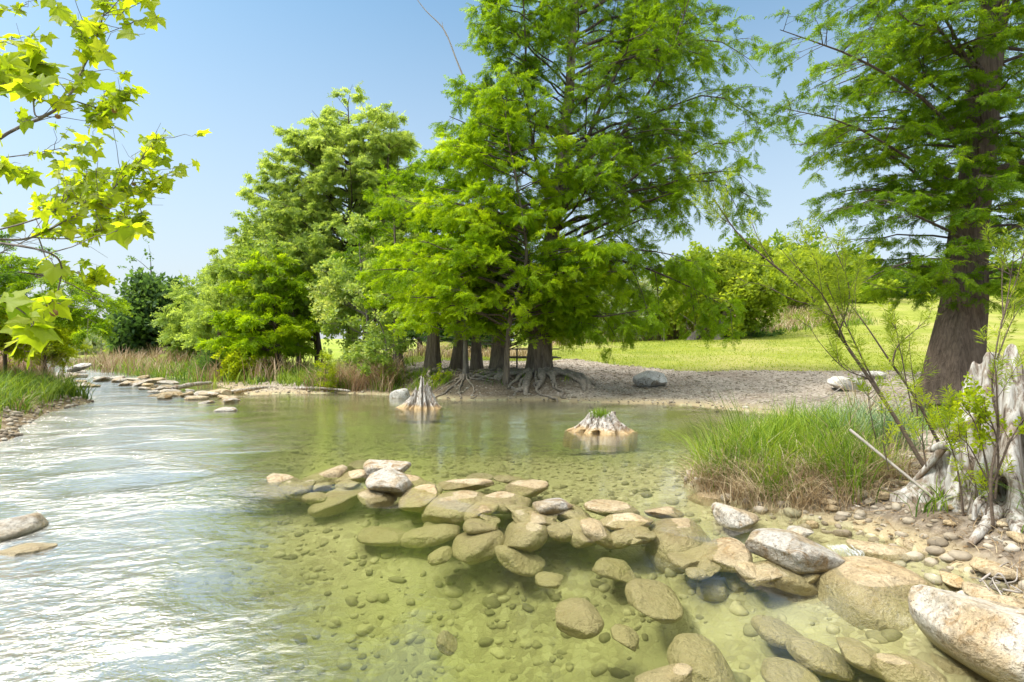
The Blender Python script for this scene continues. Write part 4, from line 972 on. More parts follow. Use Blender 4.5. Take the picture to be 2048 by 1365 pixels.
# --- the tall cypress in the middle, multi-limbed, running out of the frame
big = tree('cypress_tree', 'tallest cypress in the middle, fluted double trunk with roots reaching into the pool', [(1076, 752, 17.4), (1080, 620, 17.4), (1112, 420, 17.6), (1138, 200, 17.8), (1150, 0, 18), (1165, -260, 18)], .30,
    env=[(-330, 1010, 1400), (-150, 960, 1500), (0, 915, 1515), (90, 905, 1530), (200, 880, 1530), (300, 850, 1520), (400, 850, 1500), (480, 870, 1440), (560, 880, 1490), (625, 900, 1440), (665, 980, 1260)], n1=120, rise=.35, horiz=.55, droop=.3, kind='cyfine', leaf='cypress', sd=11, group=GC,
    keep=lambda p: U(0, 1, len(p)) < np.where((p[:, 0] > 2.5) & (p[:, 2] > 4.5), .62, 1.), limbs=[([(1118, 420), (1190, 240), (1270, 60), (1310, -80)], 1.5, .11), ([(1108, 440), (1200, 330), (1330, 130), (1390, -40)], -.5, .10), ([(1110, 460), (1060, 260), (1050, 60), (1040, -100)], -.8, .09),
           ([(1100, 500), (1250, 430), (1400, 360), (1515, 400)], -.6, .07), ([(1130, 300), (1260, 250), (1420, 190), (1520, 250)], .8, .06), ([(1140, 160), (1280, 110), (1420, 80), (1500, 120)], -.8, .06), ([(1095, 525), (1230, 520), (1360, 565), (1470, 625)], -1.6, .075),
           ([(1095, 520), (1210, 500), (1320, 505), (1400, 530)], -2.0, .05), ([(1090, 560), (1160, 590), (1210, 640), (1240, 690)], -1.0, .035), ([(1120, 390), (1020, 330), (940, 300), (880, 330)], 1., .06)],
    l2=2.5, l3=4.4, nsp=4, sl=(.24, .40), flare=.7, fh=.55, lobes=5, arch=.12, front=.75)
seed(12)
roots(big, [[(1060, 745, .62), (1040, 752, .58), (1005, 772, .30), (975, 800, -.08)], [(1068, 748, .6), (1055, 770, .35), (1052, 790, .1), (1050, 808, -.12)], [(1085, 748, .6), (1082, 768, .38), (1078, 785, .15), (1074, 804, -.1)],
    [(1050, 748, .6), (1022, 765, .4), (1003, 785, .12), (992, 800, -.08)], [(1092, 745, .62), (1110, 752, .56), (1128, 762, .40), (1140, 770, .3)], [(1062, 755, .5), (1048, 778, .26), (1030, 790, .1), (1018, 799, -.05)],
    [(1104, 772, .30), (1130, 760, .46), (1160, 762, .42), (1176, 785, .16), (1182, 806, -.12)], [(1150, 766, .38), (1166, 776, .28), (1168, 792, .08), (1166, 806, -.1)], [(1050, 742, .64), (1020, 742, .6), (985, 760, .42), (940, 792, .0)]],
    [.10, .10, .115, .10, .085, .07, .12, .09, .07])
auto_roots(big, at(1078, 745, 17.3), 12, 185, 350, .7, 1.9, .07)
mb = MB(); V_, q = trunk_mesh(spline([at(1091, 745, 17.5) , at(1096, 640, 17.6), at(1115, 430, 17.7), at(1140, 300, 17.8)], 20), .17 * np.linspace(1, .55, 20), 28, .6, .5, 4, 3); mb.add(V_, q)
o = mb.build('trunk', M['bark'], smooth=True); reparent(o, big)
# --- the fresh young cypress in front of it
yc = tree('cypress_tree', 'young cypress with the brightest yellow green crown, thin trunk in front of the tallest cypress', [(1012, 752, 16.3), (1020, 640, 16.1), (1052, 520, 16), (1035, 380, 15.8), (1012, 250, 15.6), (1015, 160, 15.5)], .085,
    env=[(160, 985, 1040), (230, 925, 1090), (300, 870, 1130), (380, 825, 1175), (450, 785, 1215), (520, 745, 1240), (590, 730, 1250), (640, 770, 1260), (684, 880, 1215)], n1=120, rise=.18, horiz=.6, ang=50, kind='cyfine', leaf='cypress_young', sd=23, group=GC, l2=2.7, l3=4.4, nsp=4, sl=(.22, .38), flare=.5, fh=.35, arch=.1, front=.7, tmin=.12)
# --- the row of trunks behind, each with its own crown
tree('cypress_tree', 'stout cypress with a split base standing just behind the tallest one', [(998, 745, 18.6), (998, 640, 18.7), (985, 420, 19), (965, 200, 19)], .30, env=[(130, 920, 1010), (260, 860, 1060), (380, 830, 1080), (480, 800, 1090), (560, 830, 1080), (620, 880, 1060)], n1=34, leaf='cypress', sd=31, group=GC, l2=2.3, l3=3.8, nsp=3, sl=(.3, .45), fh=.5)
tree('cypress_tree', 'slim pale cypress trunk at the water edge with roots clawing down the bank', [(932, 742, 16.9), (931, 660, 17), (935, 520, 17), (925, 400, 17)], .095, env=[(380, 880, 960), (470, 800, 1010), (560, 740, 1000), (620, 720, 990), (660, 745, 960)], n1=34, leaf='cypress_young', bark='bark_grey', sd=32, group=GC, l2=2.7, l3=4., nsp=4, sl=(.24, .4), flare=.9, fh=.22, rise=.15)
tree('cypress_tree', 'dark leaning cypress trunk third along from the tallest one', [(912, 738, 20), (916, 640, 20), (905, 480, 20.3), (890, 320, 20.5)], .24, env=[(270, 830, 960), (380, 790, 980), (470, 760, 990), (560, 750, 1000), (630, 790, 990)], n1=30, leaf='cypress_deep', sd=33, group=GC, l2=2.3, l3=3.8, nsp=3, sl=(.3, .46))
tree('cypress_tree', 'straight grey brown cypress trunk between dark leaning and stout split ones', [(954, 740, 19.5), (952, 640, 19.5), (950, 500, 19.7), (948, 360, 20)], .20, env=[(320, 910, 1000), (430, 870, 1030), (540, 850, 1040), (620, 870, 1030)], n1=22, leaf='cypress_deep', sd=34, group=GC, l2=2.3, l3=3.6, nsp=3, sl=(.3, .45))
tree('cypress_tree', 'old cypress with a broken rotten trunk base and roots spread over bare soil', [(866, 738, 19), (868, 650, 19), (860, 560, 19.2), (850, 420, 19.6)], .26, env=[(400, 790, 900), (480, 750, 930), (560, 730, 950), (625, 740, 930)], n1=26, leaf='cypress_young', sd=35, group=GC, l2=2.4, l3=3.8, nsp=4, sl=(.28, .44), flare=.35, lobes=7, rise=.15)
tree('cypress_tree', 'dark cypress with a wide flaring base half hidden by pale leaves', [(797, 740, 20), (794, 650, 20), (790, 520, 20.5), (785, 350, 21)], .17, env=[(290, 750, 830), (400, 720, 870), (500, 690, 880), (600, 700, 880)], n1=26, leaf='cypress', sd=36, group=GC, l2=2.3, l3=3.6, nsp=3, sl=(.3, .48), flare=1.3, fh=.4)
for nm_, c_, n_, r_ in (('cypress_tree31', at(998, 745, 18.6), 7, .06), ('cypress_tree32', at(932, 742, 16.9), 6, .035), ('cypress_tree35', at(866, 738, 19), 7, .06), ('cypress_tree33', at(912, 738, 20), 4, .05), ('cypress_tree36', at(797, 740, 20), 5, .06)):
    auto_roots(TREES[nm_][0], c_, n_, 190, 350, .7, 1.7, r_, start=.15)
# --- tall pale cypresses further along the bank
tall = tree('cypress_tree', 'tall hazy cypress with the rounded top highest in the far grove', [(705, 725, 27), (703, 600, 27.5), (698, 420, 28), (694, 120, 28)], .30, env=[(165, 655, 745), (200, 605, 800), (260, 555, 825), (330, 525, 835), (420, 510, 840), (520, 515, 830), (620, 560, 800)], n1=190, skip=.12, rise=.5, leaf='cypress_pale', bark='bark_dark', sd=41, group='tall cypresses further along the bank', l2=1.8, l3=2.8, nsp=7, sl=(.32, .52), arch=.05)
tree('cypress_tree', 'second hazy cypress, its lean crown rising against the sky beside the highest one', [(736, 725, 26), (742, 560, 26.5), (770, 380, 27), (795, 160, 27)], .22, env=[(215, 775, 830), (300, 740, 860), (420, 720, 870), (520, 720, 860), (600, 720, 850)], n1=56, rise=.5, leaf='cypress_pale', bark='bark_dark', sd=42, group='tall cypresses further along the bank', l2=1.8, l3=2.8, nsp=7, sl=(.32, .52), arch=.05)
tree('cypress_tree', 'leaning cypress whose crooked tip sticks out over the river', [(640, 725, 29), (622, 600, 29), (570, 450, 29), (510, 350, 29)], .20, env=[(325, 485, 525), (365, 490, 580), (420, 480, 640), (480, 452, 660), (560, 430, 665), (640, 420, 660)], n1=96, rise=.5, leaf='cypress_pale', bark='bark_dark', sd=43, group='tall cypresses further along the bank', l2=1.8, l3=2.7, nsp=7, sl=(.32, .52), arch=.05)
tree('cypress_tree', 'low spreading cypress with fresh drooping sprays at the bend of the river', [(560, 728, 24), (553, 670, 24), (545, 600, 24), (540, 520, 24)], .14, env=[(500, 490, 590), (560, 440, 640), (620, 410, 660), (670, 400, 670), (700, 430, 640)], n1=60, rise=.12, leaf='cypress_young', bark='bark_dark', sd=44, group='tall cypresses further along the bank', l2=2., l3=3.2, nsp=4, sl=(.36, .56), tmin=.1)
# --- silvery broadleaved trees in front of them
SC = 'silvery leaved cottonwoods in the grove'
tree('cottonwood_tree', 'cottonwood with pale silvery leaves in the middle of the grove', [(742, 730, 21), (735, 640, 21), (722, 540, 21), (715, 440, 21)], .08, env=[(430, 690, 740), (500, 640, 790), (580, 615, 800), (660, 620, 800), (720, 650, 790)], n1=46, kind='broad', leaf='cottonwood', bark='bark_grey', sd=51, group=SC, l2=2.2, l3=3.2, nsp=4, sl=(.26, .4), horiz=.35, rise=.5, tmin=.05)
tree('cottonwood_tree', 'cottonwood with pale silvery leaves leaning out towards the river', [(600, 728, 25), (590, 640, 25), (560, 540, 25), (540, 470, 25)], .09, env=[(440, 500, 580), (500, 460, 640), (570, 440, 650), (640, 450, 650)], n1=44, kind='broad', leaf='cottonwood', bark='bark_grey', sd=52, group=SC, l2=1.9, l3=2.8, nsp=4, sl=(.3, .46), horiz=.35, rise=.5, tmin=.05)
tree('leafy_sapling', 'thin bank sapling with small fresh leaves and grey stems among dark trunks', [(778, 750, 18.2), (770, 680, 18.2), (745, 620, 18), (700, 560, 18)], .035, env=[(570, 680, 760), (630, 690, 800), (690, 690, 820), (735, 720, 810)], n1=22, kind='broad', leaf='cottonwood', bark='bark_grey', sd=53, l2=2.4, l3=3.2, nsp=3, sl=(.2, .32), horiz=.35, rise=.4, tmin=.05)
seed(13)
for px_, d_, r_, lab in ((730, 23, .14, 'bare dark cypress trunk at the shady back of the grove, thicker one'), (748, 24, .10, 'bare dark cypress trunk at the shady back of the grove, thinner one')):
    tree('cypress_tree', lab, [(px_, 725, d_), (px_ + 2, 640, d_), (px_, 520, d_), (px_ + 4, 430, d_)], r_, env=[(450, px_ - 50, px_ + 40), (540, px_ - 80, px_ + 70), (620, px_ - 80, px_ + 80)], n1=14, leaf='cypress_deep', bark='bark_dark', sd=int(px_), group=GC, l2=2., l3=3., nsp=3, sl=(.36, .5))
# --- big cypress on the near side
tree('cypress_tree', 'massive cypress beside the weathered stump, buttressed trunk and long level boughs', [(1908, 800, 11.2), (1915, 690, 11.3), (1938, 540, 11.4), (1960, 400, 11.4), (1985, 150, 11.5), (2000, -150, 11.5)], .50,
    env=[(-420, 1700, 2300), (-200, 1640, 2360), (-40, 1610, 2400), (60, 1570, 2420), (160, 1590, 2420), (260, 1600, 2420), (350, 1660, 2400), (430, 1700, 2360), (510, 1700, 2300), (575, 1760, 2200), (610, 1790, 2150)], n1=130, rise=.05, kind='cyfine', leaf='cypress_deep', bark='bark_trunk', sd=61, l2=3.0, l3=5.0, nsp=4, sl=(.17, .28), flare=.42, fh=.7, lobes=7, arch=.14, droop=.2, r1f=.4, front=.8, hr=None, keep=lambda p: U(0, 1, len(p)) < np.clip(.45 + (p[:, 0] - 6.2) * .25, .45, 1.),
    limbs=[([(1960, 330), (1860, 210), (1720, 120), (1560, 60)], -1.2, .06), ([(1950, 390), (1840, 330), (1700, 250), (1555, 215)], -.4, .05), ([(1945, 430), (1860, 370), (1740, 290), (1580, 290)], .6, .05), ([(1970, 250), (1840, 150), (1760, 40), (1700, -80)], .5, .05),
           ([(1935, 480), (1850, 440), (1760, 400), (1690, 420)], -1.5, .04), ([(1930, 520), (1840, 520), (1760, 545), (1720, 570)], -1.2, .035), ([(1975, 200), (1880, 20), (1800, -80)], -1.6, .05), ([(1930, 500), (1960, 520), (2040, 560), (2090, 600)], -1.8, .035)])
# --- cypress leaning in from the near bank on the current side
tree('cypress_tree', 'cypress reaching in over the grassy bank on the current side', [(-130, 720, 15), (-110, 600, 15), (-90, 480, 15), (-80, 300, 15)], .2, env=[(430, -160, 40), (500, -160, 90), (560, -160, 170), (600, -150, 215), (650, -140, 200)], n1=30, rise=.0, leaf='cypress_deep', sd=71, l2=2.2, l3=3.6, nsp=3, sl=(.26, .4), arch=.2, droop=.2,
    limbs=[([(-90, 560), (20, 545), (120, 560), (215, 610)], 0, .05), ([(-90, 600), (20, 600), (110, 610), (200, 650)], -.6, .04)])
# ------------------------------------------------------------------ far trees and shrubs
def bush(name, label, px, py, d, w, h, leaf, sd, kind='broad', sl=(.3, .5), n1=30, group=None, l2=2.0, l3=2.6, nsp=3, bark='twig', cat='shrub', r=.05, horiz=.3, skip=0., rise=.6, lr=.008):
    """round shrub or small tree: px,py the foot, w,h the size in photo pixels"""
    return tree(name, label, [(px, py, d), (px, py - h * .3, d), (px + 2, py - h * .6, d), (px, py - h * .9, d)], r, env=[(py - h, px - w * .16, px + w * .16), (py - h * .8, px - w * .4, px + w * .4), (py - h * .5, px - w * .5, px + w * .5), (py - h * .2, px - w * .48, px + w * .48), (py - h * .02, px - w * .40, px + w * .40)],
        n1=n1, kind=kind, leaf=leaf, bark=bark, sd=sd, group=group, l2=l2, l3=l3, nsp=nsp, sl=sl, horiz=horiz, rise=rise, tmin=.03, flare=.2, cat=cat, skip=skip, f2=.5, f3=.5, lr=lr)
FT = 'trees across the far river bend'
bush('oak_tree', 'dense dark blue green tree at the far river bend', 318, 712, 46, 160, 150, 'broad_dark', 201, sl=(.8, 1.3), n1=60, l2=1.2, l3=1.4, nsp=4, cat='tree', r=.25, group=FT)
t_ = bush('bare_topped_tree', 'thin topped tree sticking bare branches up behind the dense dark one', 300, 700, 50, 130, 232, 'broad_dark', 202, sl=(.4, .6), n1=24, l2=.9, l3=1.1, nsp=1, cat='tree', r=.2, skip=.8, group=FT, lr=.012)
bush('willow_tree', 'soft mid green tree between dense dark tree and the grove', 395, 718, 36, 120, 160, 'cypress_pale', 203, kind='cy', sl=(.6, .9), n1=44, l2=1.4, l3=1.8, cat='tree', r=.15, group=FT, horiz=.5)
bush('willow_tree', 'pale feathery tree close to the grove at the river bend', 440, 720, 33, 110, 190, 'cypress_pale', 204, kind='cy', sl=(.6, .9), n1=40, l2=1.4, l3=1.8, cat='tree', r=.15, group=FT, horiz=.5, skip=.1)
bush('oak_tree', 'dark rounded tree behind the soft mid green tree', 455, 715, 44, 150, 170, 'broad', 205, sl=(.7, 1.1), n1=44, l2=1.2, l3=1.4, nsp=4, cat='tree', r=.2, group=FT)
for i, (px, d, w, h, lf, lab) in enumerate([(235, 80, 80, 46, 'broad_yellow', 'small yellow green tree beside the far pool'), (200, 120, 90, 52, 'broad', 'soft green tree at the end of the far pool'), (160, 110, 70, 46, 'broad_dark', 'dark low tree at the end of the far pool'),
    (262, 70, 60, 38, 'broad_yellow', 'light green bush at the foot of the dense dark tree'), (120, 100, 80, 70, 'broad', 'taller green tree behind the far pool'), (185, 75, 44, 24, 'shrub_grey', 'grey leafless looking shrub on the far shore')]):
    bush('far_tree', lab, px, 714 if i != 5 else 716, d, w, h, lf, 220 + i, sl=(d * .018, d * .028), n1=30, l2=40. / d, l3=50. / d, nsp=4, cat='tree', r=.15)
bush('bright_shrub', 'bright lime green shrub hanging over the grassy bank on the current side', 90, 712, 18, 130, 110, 'bush_bright', 231, kind='cy', sl=(.3, .5), n1=36, horiz=.6, l3=3.2)
bush('bright_shrub', 'yellow green shrub at the picture edge behind dry reddish grass', 10, 705, 16, 120, 100, 'bush_bright', 232, kind='broad', sl=(.25, .4), n1=30, l3=3.)
bush('bank_shrub', 'upright lime green shrub growing out of dry bank grass', 650, 778, 17.8, 30, 60, 'bush_bright', 233, kind='willow', sl=(.14, .24), n1=22, l2=4, l3=5, r=.015)
bush('bank_shrub', 'low yellow leaved weed among the roots by the broken stump', 885, 762, 17.3, 40, 24, 'bush_bright', 234, kind='broad', sl=(.1, .18), n1=12, l2=4, l3=4, r=.01)
bush('bank_shrub', 'small round yellow green shrub in front of the low spreading cypress', 480, 742, 22.5, 70, 44, 'bush_bright', 235, kind='broad', sl=(.2, .34), n1=18, l2=3, l3=3, r=.02)
bush('bank_shrub', 'dark green clump on the bank between dry far grasses', 425, 735, 25, 40, 26, 'broad_dark', 236, kind='willow', sl=(.3, .5), n1=14, l2=3, l3=3, r=.02)
# trees behind the lawn
MT = 'trees at the back of the lawn'
tree('mesquite_tree', 'leaning brown trunked tree at the back of the lawn', [(1380, 686, 40), (1400, 662, 40), (1440, 630, 40), (1450, 560, 40)], .36, env=[(490, 1400, 1470), (530, 1340, 1540), (570, 1310, 1560), (620, 1300, 1550)], n1=34, kind='broad', leaf='broad_yellow', bark='bark_grey', sd=301, group=MT, l2=1.2, l3=1.6, nsp=3, sl=(.6, .9), horiz=.4, rise=.5, flare=.2)
tree('mesquite_tree', 'upright forked tree next to the leaning one at the back of the lawn', [(1437, 686, 39), (1442, 650, 39), (1455, 600, 39), (1460, 540, 39)], .30, env=[(500, 1440, 1500), (540, 1400, 1560), (590, 1390, 1570), (625, 1410, 1540)], n1=26, kind='broad', leaf='broad_yellow', bark='bark_grey', sd=302, group=MT, l2=1.2, l3=1.6, nsp=3, sl=(.6, .9), horiz=.4, rise=.5, flare=.2)
bush('grey_shrub', 'grey green bushy shrub under the hanging cypress boughs behind the lawn', 1262, 672, 42, 130, 110, 'shrub_grey', 303, sl=(.55, .9), n1=40, l2=1.3, l3=1.6, r=.06)
bush('green_shrub', 'dark green bush behind the grey green shrub', 1330, 672, 47, 130, 130, 'broad', 304, sl=(.6, 1.), n1=36, l2=1.2, l3=1.4, r=.1)
bush('green_shrub', 'low dark bramble patch at the foot of the forked tree', 1500, 684, 41, 130, 26, 'broad_dark', 305, sl=(.3, .5), n1=22, l2=2, l3=2, r=.03)
for i, (px, py, d, w, h, lf, lab) in enumerate([
    (1560, 628, 58, 150, 150, 'broad_yellow', 'light green tree on the hill behind the forked tree'), (1640, 622, 66, 150, 120, 'broad_yellow', 'yellow green tree on the hill behind the willow stems'),
    (1715, 614, 64, 120, 100, 'broad_yellow', 'yellow rounded tree nearest the hedge on the hill'), (1600, 622, 72, 160, 150, 'broad', 'darker tree behind the yellow green ones on the hill'),
    (1490, 640, 62, 140, 160, 'broad', 'green tree on the hill behind the leaning tree'), (1400, 655, 56, 150, 150, 'broad', 'green tree behind the dark green bush'),
    (1790, 612, 70, 130, 70, 'broad_dark', 'dark hedge tree under the big cypress boughs'), (1850, 612, 74, 130, 80, 'broad_dark', 'second dark hedge tree on the hill, close to the big trunk'),
    (1220, 668, 55, 160, 140, 'broad', 'green tree far behind the hanging cypress boughs'), (1100, 672, 52, 150, 130, 'broad', 'green tree far behind the tallest cypress'),
    (2010, 620, 72, 160, 90, 'broad', 'green tree on the hill beyond the big trunk'), (960, 680, 50, 150, 140, 'broad_dark', 'dim tree far behind the row of trunks'), (840, 688, 46, 150, 150, 'broad_dark', 'dim tree far behind the wide flaring base'),
    (1680, 616, 82, 160, 120, 'broad_dark', 'dark tree crest furthest back on the hill')]):
    bush('hillside_tree', lab, px, py, d, w, h, lf, 320 + i, sl=(d * .015, d * .024), n1=34, l2=62. / d, l3=75. / d, nsp=4, cat='tree', r=.22, group='trees on the hill behind', skip=.3)
# ------------------------------------------------------------------ willow stems, shrub and sapling on the near bank
def stems(name, label, paths, leaf, sd, sl=(.07, .13), per_m=26, twig=(5., .36), bark='twig', kind='willow', cat='shrub', n2l=9, group=None):
    seed(sd); base = at(*paths[0][0][0]) ; root = empty(name, base); tag(root, label, cat, group)
    mbw = MB(); mbl = MB()
    for pts, r, leafy in paths:
        P = spline([at(*p) for p in pts], 22)[None]
        P = P + np.stack([wob(P[0], sd + 3, 4, 2), wob(P[0], sd + 4, 4, 2), wob(P[0], sd + 6, 4, 2)], -1)[None] * .02
        tubes(mbw, P, (r * np.linspace(1, .2, 22))[None], 7)
        if leafy <= 0: continue
        P2, i2, t2 = grow(P, twig[0] * leafy, 1 - .85 if leafy < 1 else .12, 1., twig[1], 34, -.25, 6, .15, maxlen=.55)
        tubes(mbw, P2, np.full((len(P2), 6), .0032) * np.linspace(1, .4, 6), 4)
        cnt = np.maximum(2, (plen(P2) * per_m)).astype(int); idx = np.repeat(np.arange(len(P2)), cnt)
        p, T = pick(P2, idx, U(.1, 1., len(idx))); D = nrm(T + N(T.shape, .35) + np.array([0, 0, .25]))
        sprays(mbl, kind, p, D, U(sl[0], sl[1], len(p)), np.clip(.5 + N(len(P2), .18), 0, 1)[idx], .2)
    b = mbw.build('stems', M[bark], smooth=True); reparent(b, root)
    if mbl.v: l = mbl.build('leaves', M[leaf]); reparent(l, root)
    return root
stems('willow_shrub', 'long willow stem leaning far out over the sedge, feathery leaves at its end', [
    ([(1935, 1060, 4.7), (1860, 950, 4.85), (1790, 830, 5.0), (1700, 700, 5.2), (1640, 610, 5.3), (1540, 520, 5.4), (1470, 460, 5.5), (1425, 400, 5.6)], .022, .55),
    ([(1790, 830, 5.0), (1740, 745, 5.1), (1690, 640, 5.2), (1650, 560, 5.3), (1610, 480, 5.3)], .010, 1.3),
    ([(1700, 700, 5.2), (1655, 600, 5.1), (1600, 540, 5.0), (1560, 490, 5.0)], .008, 1.2), ([(1680, 670, 5.2), (1700, 590, 5.3), (1680, 520, 5.3), (1650, 460, 5.4)], .008, 1.3),
    ([(1640, 610, 5.3), (1590, 600, 5.2), (1530, 570, 5.2), (1490, 560, 5.2)], .006, .7), ([(1740, 760, 5.1), (1690, 740, 5.0), (1640, 690, 5.0), (1610, 640, 5.0)], .006, .9),
    ([(1550, 528, 5.4), (1520, 480, 5.4), (1500, 440, 5.4)], .005, .5)], 'willow', 401, group='willow stems on the near bank')
stems('willow_shrub', 'second leaning willow stem, forked, with leafy shoots before the big trunk', [
    ([(1900, 930, 5.6), (1850, 820, 5.7), (1800, 740, 5.8), (1745, 660, 5.9), (1700, 600, 6.)], .018, .6), ([(1790, 730, 5.8), (1800, 690, 5.8), (1830, 660, 5.8), (1860, 630, 5.8)], .010, 1.2),
    ([(1830, 830, 5.6), (1815, 740, 5.6), (1800, 680, 5.6), (1790, 620, 5.6)], .007, 1.3), ([(1840, 840, 5.6), (1835, 770, 5.6), (1822, 690, 5.6)], .007, 1.2), ([(1760, 900, 5.6), (1740, 820, 5.6), (1735, 760, 5.6)], .006, 1.2)], 'willow', 402, group='willow stems on the near bank')
stems('willow_sapling', 'upright willow sapling in front of the weathered stump', [
    ([(1990, 1050, 3.9), (1985, 950, 3.9), (1996, 860, 3.95), (1978, 780, 4.0), (1985, 690, 4.0), (2010, 600, 4.0), (2025, 500, 4.0)], .011, .8), ([(1996, 860, 3.95), (1985, 760, 3.9), (1975, 700, 3.9)], .007, .4),
    ([(1985, 720, 4.0), (2010, 660, 4.0), (2040, 610, 4.0)], .006, 1.2), ([(1995, 650, 4.0), (2030, 560, 4.05), (2050, 490, 4.05)], .006, 1.4), ([(2000, 640, 4.0), (2000, 570, 4.05), (2005, 520, 4.05)], .005, 1.3)], 'willow', 403, sl=(.06, .11), group='willow stems on the near bank')
stems('willow_sapling', 'short willow shoots with narrow lime leaves below the stump', [
    ([(1925, 1060, 4.3), (1915, 980, 4.3), (1905, 900, 4.3), (1880, 830, 4.3), (1865, 780, 4.35)], .009, 1.4), ([(1940, 1060, 4.2), (1945, 990, 4.2), (1935, 920, 4.2), (1930, 860, 4.2)], .008, 1.5), ([(1960, 1070, 4.1), (1965, 1000, 4.1), (1975, 960, 4.1)], .006, 1.5), ([(1850, 930, 4.6), (1845, 860, 4.6), (1850, 800, 4.6)], .006, 1.3), ([(1780, 940, 4.9), (1770, 880, 4.9), (1775, 820, 4.9)], .006, 1.2)], 'bush_bright', 404, sl=(.07, .12), group='willow stems on the near bank')
stems('yellow_shrub', 'bright yellow leaved shrub growing against the weathered stump', [
    ([(1985, 990, 4.0), (1970, 900, 4.0), (1950, 840, 4.0), (1920, 800, 4.05)], .008, 1.4), ([(1990, 990, 4.0), (2000, 900, 3.95), (1990, 850, 3.9), (1960, 800, 3.9)], .008, 1.5), ([(1985, 960, 4.0), (2020, 890, 3.9), (2045, 850, 3.9), (2060, 830, 3.9)], .008, 1.5), ([(1975, 950, 4.0), (1940, 890, 4.0), (1910, 870, 4.0)], .006, 1.4)], 'bush_bright', 405, sl=(.06, .1), kind='broad', per_m=30, twig=(5.5, .36))
seed(406)
def bare(name, label, pts, r, mat='twig_grey', cat='branch'):
    P = spline([at(*p) for p in pts], 20); mb = MB(); tubes(mb, P, r * np.linspace(1, .35, 20), 7, cap=True); o = mb.build(name, M[mat], smooth=True, loc=P[0]); tag(o, label, cat); return o
bare('dead_branch', 'long thin bleached branch lying down the bank from stump to dome', [(1700, 860, 5.3), (1860, 990, 4.6), (1960, 1075, 4.15), (2060, 1150, 3.7)], .014)
bare('dead_branch', 'thick pale dead limb propped from the stump towards the sedge', [(1955, 830, 4.5), (1900, 880, 4.6), (1850, 940, 4.7), (1815, 975, 4.8)], .045, 'dead')
bare('dead_branch', 'dark bent twig hanging out of the gravel towards the inlet', [(1690, 770, 12.), (1660, 790, 11.9), (1630, 800, 11.8), (1612, 803, 11.7)], .012)
# the big weathered stump at the edge of the view
c = at(2028, 1030, 4.55); c[2] = tz(c[0], c[1]) - .05
o = stump('weathered_stump', c, .57, 1.28, [1.12, .96, .84, .74, .66], 15, 9, tops=[(0, .8), (60, .65), (130, .4), (155, .5), (170, .75), (182, 1.05), (192, 1.22), (236, 1.26), (243, 1.08), (250, .8), (262, .76), (274, .98), (300, 1.06), (330, .92)], hollow=.35, splits=13, holes=[(246, .40, .13, .22, .45), (262, .12, .22, .10, .5), (222, .12, .16, .10, .45), (285, .25, .10, .14, .4), (205, .5, .07, .08, .3)]); tag(o, 'big bleached weathered stump with split flutes beside the massive cypress', 'stump')
for pp, r in (([(1960, 960, 4.4), (1915, 900, 4.5), (1890, 890, 4.6), (1860, 900, 4.7)], .05), ([(1990, 1020, 4.15), (1975, 1050, 4.05), (1960, 1065, 4.0), (1940, 1090, 3.95)], .045), ([(2030, 1030, 4.0), (2040, 1070, 3.85), (2050, 1100, 3.8)], .05), ([(1975, 990, 4.2), (1955, 1010, 4.15), (1948, 1040, 4.15)], .03)):
    P = spline([at(*p) for p in pp], 14); mb = MB(); tubes(mb, P, r * np.linspace(1.2, .5, 14), 9, cap=True); q_ = mb.build('root', M['dead'], smooth=True); reparent(q_, o)
# tangle of drift roots
t_ = empty('drift_roots', gp(1985, 1180, .06)); tag(t_, 'small tangle of bleached drift roots on the bank behind the white boulder', 'driftwood')
for k in range(9):
    a = gp(1985 + U(-30, 30), 1180 + U(-20, 20), .05); e_ = a + np.array([U(-.18, .18), U(-.12, .12), U(.02, .12)]); mid = (a + e_) / 2 + N(3, .04)
    P = spline([a, mid, e_], 10); mb = MB(); tubes(mb, P, U(.004, .009) * np.linspace(1, .4, 10), 6, cap=True); q_ = mb.build('root', M['twig_grey'], smooth=True); reparent(q_, t_)
# dead leafless leader above the grove
bare('dead_branch', 'bare dead leader sticking out of the crown against the sky', [(925, 150, 20.), (912, 118, 20), (888, 60, 20), (850, 20, 20), (822, -18, 20)], .032, 'twig_grey')
bare('dead_twig', 'short bare fork on the dead leader', [(893, 72, 20), (886, 55, 20), (884, 44, 20)], .02, 'twig_grey')
# ------------------------------------------------------------------ picnic table and fence
d_ = 20.0; x_ = (1068 - 1024) / F * d_; zt = tz(x_, d_)
pt = empty('picnic_table', (x_, d_, zt)); tag(pt, 'grey picnic table half hidden behind the tallest cypress trunk', 'picnic table')
def box(mb, c, s, rx=0.):
    v = np.array([[i, j, k] for i in (-1, 1) for j in (-1, 1) for k in (-1, 1)], float) * np.array(s) / 2
    v = v @ np.array(Matrix.Rotation(rx, 3, 'X')).T + np.array(c)
    mb.add(v, [[0, 1, 3, 2], [4, 6, 7, 5], [0, 4, 5, 1], [2, 3, 7, 6], [0, 2, 6, 4], [1, 5, 7, 3]])
mb = MB()
for k in range(5): box(mb, (0, -.3 + .15 * k, .74), (1.75, .135, .04))
mb.build('tabletop', M['table'], pt)
for s in (-1, 1):
    mb = MB()
    for k in range(2): box(mb, (0, s * (.62 + .15 * k), .45), (1.75, .135, .04))
    mb.build('seat', M['table'], pt)
for s in (-1, 1):
    mb = MB()
    for t in (-1, 1): box(mb, (s * .6, t * .32, .36), (.05, .05, .84), t * .42)
    box(mb, (s * .6, 0, .41), (.05, 1.5, .045)); box(mb, (s * .6, 0, .70), (.05, .7, .045)); mb.build('leg_frame', M['steel'], pt)
fx = [at(px, 680, 33 + (px - 800) * .012) for px in range(800, 1330, 66)]
